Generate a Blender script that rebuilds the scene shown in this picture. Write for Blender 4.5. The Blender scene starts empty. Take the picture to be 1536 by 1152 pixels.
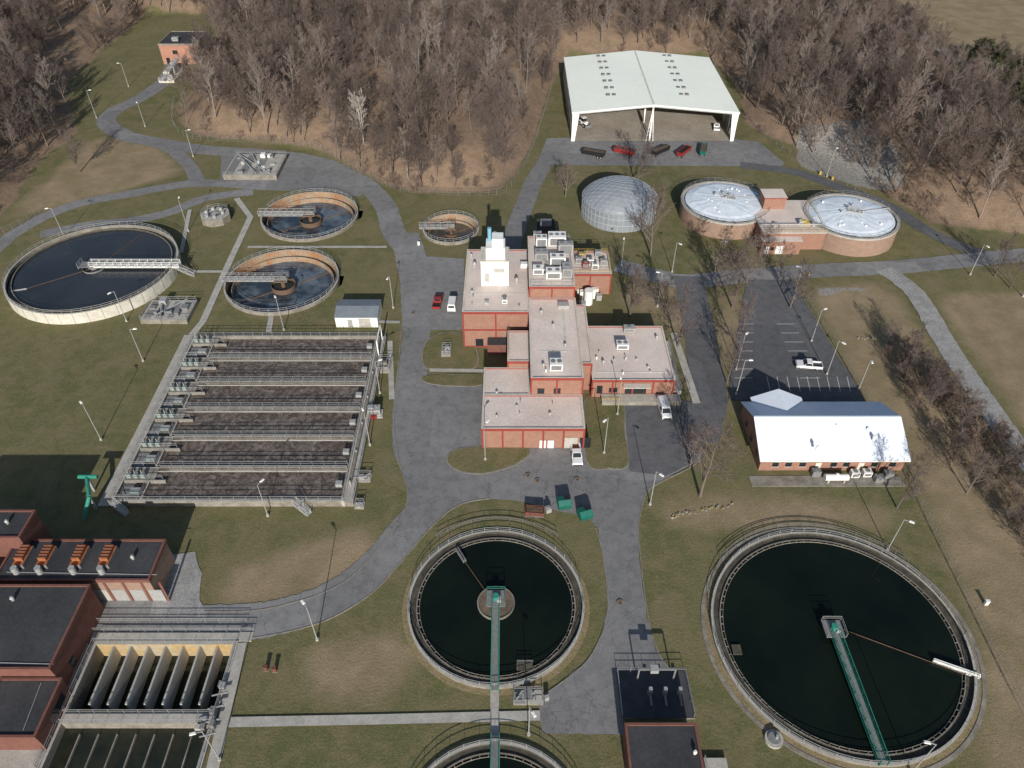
import bpy, math, random, bmesh
import numpy as np
from mathutils import Vector, Matrix, noise as mnoise
rnd=random.Random(11)
S=bpy.context.scene
# ---------------- survey georeference: plan coordinates of the aerial survey -> metres on site ----------------
F=1130.0; TH=math.radians(42); HH=110.0; sT=math.sin(TH); cT=math.cos(TH)
def G(u,v,z=0.0):
    a=(u-768)/F; b=(v-576)/F; t=(HH-z)/(sT+b*cT)
    return (a*t, t*(cT-b*sT))
def GP(pts,z=0.0): return [G(u,v,z) for u,v in pts]
# ---------------- materials ----------------
MATS={}
def mat(name,c,c2=None,sc=.5,rough=.9,metal=0.0,bump=0.0,bs=6,spec=.3,fine=.18,fs=12,lo=.35,hi=.65,rand=0.0):
    if name in MATS: return MATS[name]
    m=bpy.data.materials.new(name); m.use_nodes=True; nt=m.node_tree; N=nt.nodes; L=nt.links
    b=N['Principled BSDF']; b.inputs['Roughness'].default_value=rough; b.inputs['Metallic'].default_value=metal
    b.inputs['Specular IOR Level'].default_value=spec
    tc=N.new('ShaderNodeTexCoord')
    n=N.new('ShaderNodeTexNoise'); n.inputs['Scale'].default_value=sc; n.inputs['Detail'].default_value=7; n.inputs['Roughness'].default_value=.62
    L.new(tc.outputs['Object'],n.inputs['Vector'])
    r=N.new('ShaderNodeMapRange'); r.inputs[1].default_value=lo; r.inputs[2].default_value=hi; L.new(n.outputs['Fac'],r.inputs[0])
    mx=N.new('ShaderNodeMixRGB'); mx.inputs[1].default_value=(*c,1); mx.inputs[2].default_value=(*(c2 or [x*.8 for x in c]),1); L.new(r.outputs[0],mx.inputs[0])
    n2=N.new('ShaderNodeTexNoise'); n2.inputs['Scale'].default_value=fs; n2.inputs['Detail'].default_value=3; L.new(tc.outputs['Object'],n2.inputs['Vector'])
    r2=N.new('ShaderNodeMapRange'); r2.inputs[1].default_value=.3; r2.inputs[2].default_value=.7; r2.inputs[3].default_value=1-fine; r2.inputs[4].default_value=1+fine
    L.new(n2.outputs['Fac'],r2.inputs[0])
    h=N.new('ShaderNodeVectorMath'); h.operation='SCALE'; L.new(mx.outputs[0],h.inputs[0]); L.new(r2.outputs[0],h.inputs['Scale'])
    out=h.outputs[0]
    if rand:
        oi=N.new('ShaderNodeObjectInfo'); r3=N.new('ShaderNodeMapRange'); r3.inputs[3].default_value=1-rand; r3.inputs[4].default_value=1+rand
        L.new(oi.outputs['Random'],r3.inputs[0]); h2=N.new('ShaderNodeVectorMath'); h2.operation='SCALE'; L.new(out,h2.inputs[0]); L.new(r3.outputs[0],h2.inputs['Scale']); out=h2.outputs[0]
    L.new(out,b.inputs['Base Color'])
    if bump:
        n3=N.new('ShaderNodeTexNoise'); n3.inputs['Scale'].default_value=bs; n3.inputs['Detail'].default_value=4; L.new(tc.outputs['Object'],n3.inputs['Vector'])
        bp=N.new('ShaderNodeBump'); bp.inputs['Strength'].default_value=bump; bp.inputs['Distance'].default_value=.1; L.new(n3.outputs['Fac'],bp.inputs['Height']); L.new(bp.outputs[0],b.inputs['Normal'])
    MATS[name]=m; return m
def asphalt_mat(name,c,c2,crack=.7):
    m=mat(name,c,c2,sc=.06,fine=.12,fs=5,rough=.95,spec=.2,lo=.3,hi=.7)
    nt=m.node_tree;N=nt.nodes;L=nt.links;b=N['Principled BSDF']
    src=b.inputs['Base Color'].links[0].from_socket
    tc=N.new('ShaderNodeTexCoord'); ns=N.new('ShaderNodeTexNoise'); ns.inputs['Scale'].default_value=.35; ns.inputs['Detail'].default_value=4
    L.new(tc.outputs['Object'],ns.inputs['Vector'])
    ad=N.new('ShaderNodeMixRGB'); ad.blend_type='ADD'; ad.inputs[0].default_value=1
    sc=N.new('ShaderNodeVectorMath'); sc.operation='SCALE'; sc.inputs['Scale'].default_value=3.5; L.new(ns.outputs['Color'],sc.inputs[0])
    L.new(tc.outputs['Object'],ad.inputs[1]); L.new(sc.outputs[0],ad.inputs[2])
    vo=N.new('ShaderNodeTexVoronoi'); vo.feature='DISTANCE_TO_EDGE'; vo.inputs['Scale'].default_value=.13; L.new(ad.outputs[0],vo.inputs['Vector'])
    r=N.new('ShaderNodeMapRange'); r.inputs[1].default_value=.0; r.inputs[2].default_value=.012; r.inputs[3].default_value=crack; r.inputs[4].default_value=1; L.new(vo.outputs['Distance'],r.inputs[0])
    v2=N.new('ShaderNodeTexVoronoi'); v2.inputs['Scale'].default_value=.05; v2.distance='CHEBYCHEV'; L.new(tc.outputs['Object'],v2.inputs['Vector'])
    r2=N.new('ShaderNodeMapRange'); r2.inputs[3].default_value=.84; r2.inputs[4].default_value=1.1; L.new(v2.outputs['Color'],r2.inputs[0])
    n4=N.new('ShaderNodeTexNoise'); n4.inputs['Scale'].default_value=.5; n4.inputs['Detail'].default_value=6; n4.inputs['Roughness'].default_value=.7; L.new(tc.outputs['Object'],n4.inputs['Vector'])
    r4=N.new('ShaderNodeMapRange'); r4.inputs[1].default_value=.3; r4.inputs[2].default_value=.55; r4.inputs[3].default_value=.74; r4.inputs[4].default_value=1.04; L.new(n4.outputs['Fac'],r4.inputs[0])
    mu=N.new('ShaderNodeMath'); mu.operation='MULTIPLY'; L.new(r.outputs[0],mu.inputs[0]); L.new(r2.outputs[0],mu.inputs[1])
    mu2=N.new('ShaderNodeMath'); mu2.operation='MULTIPLY'; L.new(mu.outputs[0],mu2.inputs[0]); L.new(r4.outputs[0],mu2.inputs[1])
    h=N.new('ShaderNodeVectorMath'); h.operation='SCALE'; L.new(src,h.inputs[0]); L.new(mu2.outputs[0],h.inputs['Scale']); L.new(h.outputs[0],b.inputs['Base Color'])
    return m
ASPH=asphalt_mat('asphalt',(.245,.242,.240),(.19,.189,.19))
ASPHD=asphalt_mat('asphalt_dark',(.135,.135,.14),(.105,.106,.112),.8)
GRAV=mat('gravel_road',(.34,.335,.325),(.25,.245,.235),sc=.3,fine=.25,fs=3)
CONC=mat('concrete',(.44,.42,.38),(.34,.325,.29),sc=.4,fine=.12,fs=3)
CONCD=mat('concrete_weathered',(.28,.26,.225),(.17,.15,.12),sc=.5,fine=.15,fs=3)
CONCW=mat('concrete_white',(.62,.60,.53),(.48,.45,.38),sc=.3,fine=.08,fs=2)
DIRTYC=mat('algae_concrete',(.10,.09,.07),(.05,.047,.038),sc=.7,fine=.2,fs=3)
APRON=mat('dusty_concrete',(.38,.34,.285),(.27,.235,.195),sc=.08,fine=.15,fs=1.5)
BRICK=mat('brick',(.31,.17,.125),(.26,.14,.10),sc=.8,fine=.16,fs=5)
BRICKD=mat('brick_dark',(.19,.085,.065),(.15,.065,.05),sc=.8,fine=.14,fs=5)
BRICKO=mat('brick_orange',(.40,.21,.15),(.34,.17,.12),sc=.8,fine=.12,fs=5)
BRICKT=mat('brick_tan',(.31,.21,.16),(.25,.17,.125),sc=.8,fine=.12,fs=5)
RED=mat('red_trim',(.27,.045,.036),(.23,.045,.034),sc=1,rough=.6)
ROOF=mat('roof_ballast',(.72,.62,.555),(.57,.485,.435),sc=.14,fine=.10,fs=2.5,lo=.3,hi=.7)
ROOFB=mat('roof_black',(.036,.037,.041),(.058,.058,.062),sc=.15,fine=.15,fs=2,rough=.8)
WHITE=mat('white_paint',(.82,.82,.79),(.72,.72,.69),sc=.6,rough=.55,fine=.04)
WROOF=mat('white_metal_roof',(.93,.95,.85),(.87,.90,.80),sc=.06,rough=.5,fine=.03,fs=1)
AROOF=mat('admin_metal_roof',(.80,.85,.92),(.74,.80,.89),sc=.1,rough=.35,fine=.03,fs=1)
MEMB=mat('membrane_roof',(.60,.68,.76),(.76,.81,.86),sc=.3,rough=.5,fine=.06,fs=1)
GALV=mat('galvanised_steel',(.42,.42,.41),(.34,.34,.33),sc=2,rough=.5,metal=.2)
GALVD=mat('steel_grey',(.22,.22,.22),(.17,.17,.17),sc=2,rough=.6)
DOME=mat('aluminium_dome',(.33,.36,.39),(.25,.28,.31),sc=.25,rough=.45,metal=.3,fine=.10,fs=2)
DRIB=mat('dome_rib',(.42,.45,.47),(.36,.38,.40),sc=1,rough=.5)
GREEN=mat('green_paint',(.035,.27,.19),(.03,.21,.15),sc=1,rough=.5)
DGREEN=mat('dumpster_green',(.01,.13,.10),(.01,.10,.075),sc=1,rough=.5)
GRAYGREEN=mat('grey_green_paint',(.27,.34,.31),(.22,.28,.26),sc=1,rough=.6)
RUST=mat('rusty_stain',(.31,.24,.17),(.31,.15,.07),sc=.25,fine=.25,fs=2,lo=.44,hi=.64)
RUSTB=mat('rusty_steel',(.16,.10,.065),(.10,.07,.05),sc=1)
ORANGE=mat('orange_rusty_vent',(.40,.14,.05),(.26,.09,.04),sc=1)
GLASS=mat('dark_glass',(.02,.025,.03),None,rough=.1,spec=.6,fine=0)
TYRE=mat('tyre',(.02,.02,.02),None)
CRED=mat('vehicle_red',(.28,.03,.03),(.2,.025,.025),rough=.4,spec=.5,fine=.05)
SKIPR=mat('skip_red_brown',(.18,.06,.045),(.10,.05,.04),sc=2)
CWHITE=mat('vehicle_white',(.78,.78,.78),None,rough=.3,spec=.5,fine=.02)
CBLACK=mat('vehicle_black',(.02,.02,.022),None,rough=.4,spec=.5,fine=.02)
YELLOW=mat('yellow_paint',(.5,.36,.07),None,rough=.6)
BLUE=mat('blue_paint',(.20,.42,.55),None,rough=.5)
YSTAIN=mat('stained_yellow_concrete',(.42,.28,.11),(.36,.32,.24),sc=.3,fine=.15,fs=1.5)
BARK=mat('bark',(.165,.128,.112),(.115,.088,.076),sc=.6,rand=.35)
BARKG=mat('bark_grey',(.24,.20,.175),(.18,.15,.13),sc=.6,rand=.25)
BARKY=mat('bark_yard_tree',(.16,.125,.112),(.12,.092,.083),sc=.6,rand=.2)
BARKW=mat('bark_sycamore',(.50,.46,.41),(.36,.32,.28),sc=1)
BRUSH=mat('brush_twigs',(.20,.145,.115),(.15,.11,.085),sc=.6,rand=.3)
OLIVE=mat('olive_thicket',(.085,.09,.05),(.06,.065,.035),sc=.6,rand=.3)
SOIL=mat('manure_soil',(.13,.10,.075),(.09,.07,.05),sc=1,bump=.5)
LINE=mat('road_paint',(.66,.66,.64),None,fine=.2)
VERGE=mat('worn_verge',(.26,.20,.12),(.20,.17,.085),sc=.6,fine=.3,fs=3)  # mottled tan-brown ground colour of the verge, reused on some edging rocks
def water(name,c,c2,sc=.15,rough=.06,bump=.05,bs=3,spec=.5,lo=.4,hi=.6):
    return mat(name,c,c2,sc=sc,rough=rough,bump=bump,bs=bs,spec=spec,fine=.03,lo=lo,hi=hi)
WBLACK=water('water_dark',(.004,.008,.006),(.008,.013,.009),sc=.05,spec=.20,bump=.04,bs=1.5)
WBLUE=water('water_blue',(.020,.024,.028),(.034,.037,.041),sc=.06,spec=.45,rough=.15,bump=.10)
WCLAR=water('water_shallow',(.13,.16,.19),(.03,.042,.055),sc=.11,spec=.5,lo=.42,hi=.56)
WBROWN=water('water_brown',(.12,.09,.06),(.05,.045,.035),sc=.2)
WDEEP=water('water_basin',(.015,.02,.015),(.03,.03,.018),sc=.2,spec=.4)
AER=mat('aerated_water',(.080,.062,.052),(.23,.20,.18),sc=.42,rough=.5,bump=.8,bs=2,fine=.3,fs=3,lo=.42,hi=.68)
AER.node_tree.nodes['Noise Texture'].inputs['Distortion'].default_value=2.2
RUSTD=mat('weathered_deck',(.19,.14,.10),(.12,.09,.07),sc=.8)
# ---------------- mesh builder ----------------
class MB:
    def __init__(s): s.v=[];s.f=[];s.m=[];s.mats=[]
    def mi(s,m):
        if m not in s.mats: s.mats.append(m)
        return s.mats.index(m)
    def add(s,vs,fs,m):
        o=len(s.v); s.v+= [tuple(p) for p in vs]; k=s.mi(m)
        for f in fs: s.f.append(tuple(i+o for i in f)); s.m.append(k)
    def box(s,x0,y0,z0,x1,y1,z1,m,top=None):
        if x0>x1:x0,x1=x1,x0
        if y0>y1:y0,y1=y1,y0
        v=[(x0,y0,z0),(x1,y0,z0),(x1,y1,z0),(x0,y1,z0),(x0,y0,z1),(x1,y0,z1),(x1,y1,z1),(x0,y1,z1)]
        s.add(v,[(0,3,2,1),(0,1,5,4),(1,2,6,5),(2,3,7,6),(3,0,4,7)],m)
        s.add(v[4:],[(0,1,2,3)],top or m)
    def cbox(s,cx,cy,z0,w,d,h,m,top=None): s.box(cx-w/2,cy-d/2,z0,cx+w/2,cy+d/2,z0+h,m,top)
    def prism(s,poly,z0,z1,m,top=None):
        a=sum(poly[i][0]*poly[(i+1)%len(poly)][1]-poly[(i+1)%len(poly)][0]*poly[i][1] for i in range(len(poly)))
        if a<0: poly=poly[::-1]
        n=len(poly); v=[(x,y,z0) for x,y in poly]+[(x,y,z1) for x,y in poly]
        s.add(v,[(i,(i+1)%n,n+(i+1)%n,n+i) for i in range(n)],m); s.add(v[n:],[tuple(range(n))],top or m)
    def beam(s,p,q,w,m,h=None):
        p=Vector(p);q=Vector(q);d=(q-p)
        if d.length<1e-5: return
        d.normalize(); up=Vector((0,0,1)) if abs(d.z)<.9 else Vector((1,0,0))
        a=d.cross(up).normalized()*w; b=a.cross(d).normalized()*(h or w)
        v=[p-a-b,p+a-b,p+a+b,p-a+b,q-a-b,q+a-b,q+a+b,q-a+b]
        s.add(v,[(0,1,5,4),(1,2,6,5),(2,3,7,6),(3,0,4,7),(0,3,2,1),(4,5,6,7)],m)
    def cyl(s,x,y,z0,z1,r,m,n=20,r2=None,top=None):
        r2=r if r2 is None else r2
        v=[(x+r*math.cos(2*math.pi*i/n),y+r*math.sin(2*math.pi*i/n),z0) for i in range(n)]+[(x+r2*math.cos(2*math.pi*i/n),y+r2*math.sin(2*math.pi*i/n),z1) for i in range(n)]
        s.add(v,[(i,(i+1)%n,n+(i+1)%n,n+i) for i in range(n)],m); s.add(v[n:],[tuple(range(n))],top or m)
    def hcyl(s,p,q,r,m,n=12):
        p=Vector(p);q=Vector(q);d=(q-p).normalized(); up=Vector((0,0,1)) if abs(d.z)<.9 else Vector((1,0,0))
        a=d.cross(up).normalized(); b=a.cross(d)
        v=[p+r*(math.cos(2*math.pi*i/n)*a+math.sin(2*math.pi*i/n)*b) for i in range(n)]; v+=[x+(q-p) for x in v]
        s.add(v,[(i,(i+1)%n,n+(i+1)%n,n+i) for i in range(n)]+[tuple(range(n))[::-1],tuple(range(n,2*n))],m)
    def ring(s,cx,cy,r0,r1,z0,z1,mo,mi=None,mt=None,n=96):
        mi=mi or mo; mt=mt or mo; A=[2*math.pi*i/n for i in range(n)]
        v=[(cx+r*math.cos(a),cy+r*math.sin(a),z) for r,z in((r0,z0),(r0,z1),(r1,z1),(r1,z0)) for a in A]
        q=lambda k,l:[(k*n+i,k*n+(i+1)%n,l*n+(i+1)%n,l*n+i) for i in range(n)]
        s.add(v[:2*n],[tuple(reversed(f)) for f in q(0,1)],mi)
        s.add(v[n:3*n],[tuple(reversed(f)) for f in q(0,1)],mt)
        s.add(v[2*n:],[tuple(reversed(f)) for f in q(0,1)],mo)
    def disc(s,cx,cy,z,r,m,n=96): s.add([(cx+r*math.cos(2*math.pi*i/n),cy+r*math.sin(2*math.pi*i/n),z) for i in range(n)],[tuple(range(n))],m)
    def rail(s,pts,m,h=1.1,closed=False,sp=2.2,w=.03):
        P=[Vector(p) for p in pts]
        if closed: P.append(P[0])
        for a,b in zip(P[:-1],P[1:]):
            L=(b-a).length; n=max(1,round(L/sp))
            for i in range(n):
                t=a.lerp(b,i/n); s.beam(t,t+Vector((0,0,h)),w,m)
            for k in(h,h*.55): s.beam(a+Vector((0,0,k)),b+Vector((0,0,k)),w,m)
        if not closed: s.beam(P[-1],P[-1]+Vector((0,0,h)),w,m)
    def circrail(s,cx,cy,r,z,m,sp=2.2,a0=0,a1=2*math.pi):
        n=max(8,int((a1-a0)*r/sp)); s.rail([(cx+r*math.cos(a0+(a1-a0)*i/n),cy+r*math.sin(a0+(a1-a0)*i/n),z) for i in range(n+1)],m,sp=99)
    def bridge(s,p,q,w,m,deck=None,h=1.1,dz=.35):
        p=Vector(p);q=Vector(q);d=(q-p);L=d.length;d.normalize();a=Vector((-d.y,d.x,0))*(w/2)
        dm=deck or m
        v=[p-a,q-a,q+a,p+a]; v2=[x-Vector((0,0,.1)) for x in v]
        s.add(v+v2,[(0,1,2,3),(4,7,6,5),(0,4,5,1),(1,5,6,2),(2,6,7,3),(3,7,4,0)],dm)
        n=max(2,round(L/2.0))
        for sg in(-1,1):
            o=a*sg*1.02
            s.beam(p+o-Vector((0,0,dz)),q+o-Vector((0,0,dz)),.09,m); s.beam(p+o+Vector((0,0,.05)),q+o+Vector((0,0,.05)),.06,m)
            s.beam(p+o+Vector((0,0,h)),q+o+Vector((0,0,h)),.045,m); s.beam(p+o+Vector((0,0,h*.55)),q+o+Vector((0,0,h*.55)),.03,m)
            for i in range(n+1):
                t=p.lerp(q,i/n)+o; s.beam(t-Vector((0,0,dz)),t+Vector((0,0,h)),.045,m)
                if i<n:
                    t2=p.lerp(q,(i+1)/n)+o; s.beam(t-Vector((0,0,dz)),t2+Vector((0,0,h*.55)),.03,m)
    def mesh(s,name,o=(0,0,0)):
        me=bpy.data.meshes.new(name); me.from_pydata([(x-o[0],y-o[1],z-o[2]) for x,y,z in s.v],[],s.f)
        for m in s.mats: me.materials.append(m)
        me.polygons.foreach_set('material_index',s.m); me.update(); return me
    def obj(s,name,o=(0,0,0),parent=None):
        ob=bpy.data.objects.new(name,s.mesh(name,o)); S.collection.objects.link(ob)
        if parent: ob.parent=parent
        else: ob.location=o
        return ob
class Asm:
    def __init__(s,name,o): s.name=name; s.o=o; s.p={}
    def __getitem__(s,k):
        if k not in s.p: s.p[k]=MB()
        return s.p[k]
    def done(s):
        e=bpy.data.objects.new(s.name,None); e.location=s.o; e.empty_display_size=1; S.collection.objects.link(e)
        for k,mb in s.p.items():
            if mb.v: mb.obj(k,s.o,e)
        return e
# ---------------- world, sun, camera ----------------
SUN_EL=math.radians(23.5)
w=bpy.data.worlds.new('World'); S.world=w; w.use_nodes=True
sky=w.node_tree.nodes.new('ShaderNodeTexSky'); sky.sky_type='NISHITA'; sky.sun_disc=False; sky.sun_elevation=SUN_EL; sky.sun_rotation=math.radians(180)
bg=w.node_tree.nodes['Background']; bg.inputs['Strength'].default_value=.095; w.node_tree.links.new(sky.outputs[0],bg.inputs[0])
sl=bpy.data.lights.new('sun','SUN'); sl.energy=5.0; sl.angle=math.radians(.5); sl.color=(1,.95,.88)
so=bpy.data.objects.new('sun',sl); so.rotation_euler=(math.pi/2-SUN_EL,0,math.radians(2)); so.location=(0,-50,150); S.collection.objects.link(so)
cam=bpy.data.cameras.new('camera'); cam.sensor_width=36; cam.lens=F/1536*36; cam.clip_end=9000; cam.clip_start=1
co=bpy.data.objects.new('camera',cam); co.location=(0,0,HH); co.rotation_euler=(math.pi/2-TH,0,0); S.collection.objects.link(co); S.camera=co
S.view_settings.view_transform='Standard'; S.view_settings.look='None'; S.view_settings.exposure=0
# ---------------- round tank geometry ----------------
def circ(u0,u1,v0,v1,z):
    y1=G(768,v0,z)[1]; y0=G(768,v1,z)[1]; cy=(y0+y1)/2; R=(y1-y0)/2
    Zc=cy*cT+(HH-z)*sT; k=((u0+u1)/2-768)/F; Rw=(u1-u0)/2*Zc/F/math.sqrt(1+(k*cT)**2)
    return k*Zc,cy,(R+Rw)/2
T1=circ(6,274,338,470,3.0); T2=circ(389,540,288,358,.9); T3=circ(334,512,375,468,.9); T4=circ(634,719,320,364,.9)
T8=circ(612,876,795,1032,.6); T9=circ(1060,1458,797,1147,.8); T6=circ(1022,1155,271,336,5.0); T7=circ(1208,1346,289,360,5.5)
T10=(G(743,1112,.6)[0],G(743,1112,.6)[1]-T8[2]*.9,T8[2]*.9)
HOLES=[(T2[0],T2[1],T2[2]-.25),(T3[0],T3[1],T3[2]-.25),(T4[0],T4[1],T4[2]-.25)]
bx0=G(145,968)[0]; bx1=G(352,968)[0]; by1=G(0,968)[1]; by0=G(0,1230)[1]   # settling basin
# ---------------- terrain ----------------
FOREST=[GP(p) for p in [
 [(-260,-70),(232,-70),(225,20),(150,78),(95,130),(118,200),(60,240),(20,300),(-10,330),(-260,420)],
 [(232,-70),(225,18),(318,22),(335,75),(285,140),(266,180),(295,205),(400,213),(470,222),(520,247),(570,274),(620,288),(745,290),(772,262),(800,215),(822,140),(852,82),(1056,82),(1108,130),(1120,188),(1180,216),(1250,235),(1340,300),(1400,335),(1480,345),(1800,380),(1800,270),(1536,205),(1430,150),(1385,100),(1350,40),(1290,-70)],
]]
DRY=[GP(p) for p in [
 [(1270,-70),(1330,40),(1370,110),(1430,160),(1536,215),(1800,280),(1800,-70)],
 [(1215,430),(1330,420),(1420,560),(1536,720),(1700,950),(1536,960),(1400,760),(1300,600)],
 [(1400,440),(1700,430),(1700,800),(1536,650)],[(1380,780),(1700,780),(1700,1200),(1480,1200),(1470,950)],
 [(560,780),(600,830),(540,900),(330,910),(320,860)],[(420,980),(600,930),(650,1040),(480,1060)],[(960,745),(1120,740),(1370,760),(1350,790),(1000,800)],
 [(150,200),(240,220),(280,260),(60,320),(0,330),(100,240)],[(1230,440),(1300,440),(1320,500),(1260,505)],[(905,440),(1040,420),(1060,560),(1010,500)],[(1075,440),(1120,440),(1095,560),(1070,560)]]]
GRV=[GP(p) for p in [[(1190,205),(1290,210),(1345,260),(1350,292),(1290,280),(1200,250)],[(1215,430),(1300,428),(1310,438),(1230,442)]]]
def lines(a,b,step,ext,ins):
    L=list(np.arange(a,b+.01,step)); L=[x for x in L if all(abs(x-i)>.6 for i in ins)]+list(ins)+ext; return np.array(sorted(L))
xs=lines(-330,330,2.0,[-6000,-2500,-1200,-700,-450,450,700,1200,2500,6000],[bx0-.15,bx1+.15])
ys=lines(24,560,2.0,[-4000,-1500,-600,-200,-60,0,640,800,1200,2500,7000],[by0-.15,by1+.15])
X,Y=np.meshgrid(xs,ys)
def inpoly(X,Y,P):
    r=np.zeros(X.shape,bool); n=len(P)
    for i in range(n):
        x1,y1=P[i];x2,y2=P[(i+1)%n]
        if y1==y2: continue
        c=((y1>Y)!=(y2>Y))&(X<(x2-x1)*(Y-y1)/(y2-y1)+x1); r^=c
    return r
def mask(Ps):
    m=np.zeros(X.shape)
    for P in Ps: m=np.maximum(m,inpoly(X,Y,P).astype(float))
    return m
def blur(m,k):
    for _ in range(k):
        p=np.pad(m,1,mode='edge'); m=(p[1:-1,1:-1]*2+p[:-2,1:-1]+p[2:,1:-1]+p[1:-1,:-2]+p[1:-1,2:])/6
    return m
fm=mask(FOREST); fm[(Y>560)]=1
fb=blur(fm,60); Z=np.clip((fb-.5)*2,0,1)**1.2*7.0
Z+=np.clip((fb-.6)*2.5,0,1)*1.2*np.sin(X*.05+1)*np.sin(Y*.06)
LIT=blur(fm,2); DRYM=blur(mask(DRY),6); GRM=blur(mask(GRV),1)
XS=X.copy();YS=Y.copy();snap=np.zeros(X.shape,int); inside=np.zeros(X.shape,bool)
for cx,cy,R in HOLES:
    d=np.hypot(X-cx,Y-cy); sn=np.abs(d-R)<=1.02
    XS[sn]=cx+(X[sn]-cx)*R/d[sn]; YS[sn]=cy+(Y[sn]-cy)*R/d[sn]; snap[sn]=1; inside|=(d<R)&~sn
ny,nx=X.shape; verts=np.stack([XS,YS,Z],-1).reshape(-1,3).tolist(); faces=[]
for j in range(ny-1):
    for i in range(nx-1):
        xm=(xs[i]+xs[i+1])/2; ym=(ys[j]+ys[j+1])/2
        if bx0-.2<xm<bx1+.2 and by0-.2<ym<by1+.2: continue
        q=[(j,i),(j,i+1),(j+1,i+1),(j+1,i)]; sn=[snap[a] for a in q]; ids=[a*nx+b for a,b in q]
        if not any(sn) :
            if not any(inside[a] for a in q): faces.append(tuple(ids))
            continue
        tr=[(0,1,3),(1,2,3)] if (sn[1] and sn[3]) else [(0,1,2),(0,2,3)]
        for t in tr:
            if any(inside[q[k]] for k in t): continue
            mx=sum(XS[q[k]] for k in t)/3; my=sum(YS[q[k]] for k in t)/3
            if any(math.hypot(mx-c[0],my-c[1])<c[2]-.02 and all(sn[k] for k in t) for c in HOLES): continue
            faces.append(tuple(ids[k] for k in t))
me=bpy.data.meshes.new('ground'); me.from_pydata(verts,[],faces)
ca=me.color_attributes.new('zone','FLOAT_COLOR','POINT'); arr=np.stack([LIT,DRYM,GRM,np.ones_like(LIT)],-1).astype(np.float32).ravel(); ca.data.foreach_set('color',arr)
for p in me.polygons: p.use_smooth=True
def ground_mat():
    m=bpy.data.materials.new('ground_grass'); m.use_nodes=True; nt=m.node_tree;N=nt.nodes;L=nt.links;b=N['Principled BSDF']; b.inputs['Roughness'].default_value=1; b.inputs['Specular IOR Level'].default_value=.1
    geo=N.new('ShaderNodeNewGeometry')
    def noise(s,d=6,r=.6,dist=0):
        n=N.new('ShaderNodeTexNoise'); n.inputs['Scale'].default_value=s;n.inputs['Detail'].default_value=d;n.inputs['Roughness'].default_value=r;n.inputs['Distortion'].default_value=dist; L.new(geo.outputs['Position'],n.inputs['Vector']); return n.outputs['Fac']
    def mr(s,a,c,lo=0,hi=1):
        r=N.new('ShaderNodeMapRange'); r.inputs[1].default_value=a;r.inputs[2].default_value=c;r.inputs[3].default_value=lo;r.inputs[4].default_value=hi; L.new(s,r.inputs[0]); return r.outputs[0]
    def mix(f,a,c):
        x=N.new('ShaderNodeMixRGB')
        L.new(f,x.inputs[0])
        for k,vv in((1,a),(2,c)):
            if isinstance(vv,tuple): x.inputs[k].default_value=(*vv,1)
            else: L.new(vv,x.inputs[k])
        return x.outputs[0]
    def ma(op,a,c):
        x=N.new('ShaderNodeMath'); x.operation=op
        for k,vv in((0,a),(1,c)):
            if isinstance(vv,(int,float)): x.inputs[k].default_value=vv
            else: L.new(vv,x.inputs[k])
        return x.outputs[0]
    at=N.new('ShaderNodeVertexColor'); at.layer_name='zone'; sp=N.new('ShaderNodeSeparateColor'); L.new(at.outputs[0],sp.inputs[0])
    g=mix(mr(noise(.035,5,.6),.38,.62),(.112,.118,.050),(.148,.142,.066))
    g=mix(mr(noise(.12,8,.72,.8),.47,.66),g,(.20,.165,.095))
    g=mix(mr(noise(.35,8,.7,.5),.44,.70),g,(.19,.160,.085))
    g=mix(mr(noise(1.6,5,.7),.54,.72,0,.75),g,(.24,.19,.115))
    g=mix(mr(noise(.9,5,.7),.30,.42,.6,0),g,(.07,.08,.034))
    dr=mix(mr(noise(.12,8,.7),.38,.62),(.33,.25,.165),(.225,.18,.105))
    f=mr(ma('ADD',sp.outputs[1],ma('MULTIPLY',noise(.15,8,.7),.8)),.75,1.2,0,.9)
    g=mix(f,g,dr)
    li=mix(mr(noise(.25,8,.75),.38,.62),(.26,.18,.125),(.14,.105,.075)); li=mix(mr(noise(3,4,.7),.4,.6,0,.5),li,(.34,.245,.165))
    g=mix(mr(ma('ADD',sp.outputs[0],ma('MULTIPLY',noise(.3,6,.7),.5)),.62,.85),g,li)
    gr=mix(mr(noise(1.5,4,.7),.4,.6),(.36,.35,.33),(.20,.19,.18))
    g=mix(mr(ma('ADD',sp.outputs[2],ma('MULTIPLY',noise(.3,6,.7),.6)),.7,.95,0,.85),g,gr)
    fi=mr(noise(5,4,.8),.25,.75,.55,1.45)
    h=N.new('ShaderNodeVectorMath');h.operation='SCALE';L.new(g,h.inputs[0]);L.new(fi,h.inputs['Scale']);L.new(h.outputs[0],b.inputs['Base Color'])
    bp=N.new('ShaderNodeBump');bp.inputs['Strength'].default_value=.6;bp.inputs['Distance'].default_value=.2;L.new(noise(1.8,6,.75),bp.inputs['Height']);L.new(bp.outputs[0],b.inputs['Normal'])
    return m
GRASS=ground_mat(); me.materials.append(GRASS)
go=bpy.data.objects.new('ground',me); S.collection.objects.link(go)
def zat(x,y):
    i=min(max(np.searchsorted(xs,x),1),nx-1); j=min(max(np.searchsorted(ys,y),1),ny-1); return float(Z[j,i]),float(fb[j,i]),float(fm[j,i])
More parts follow.
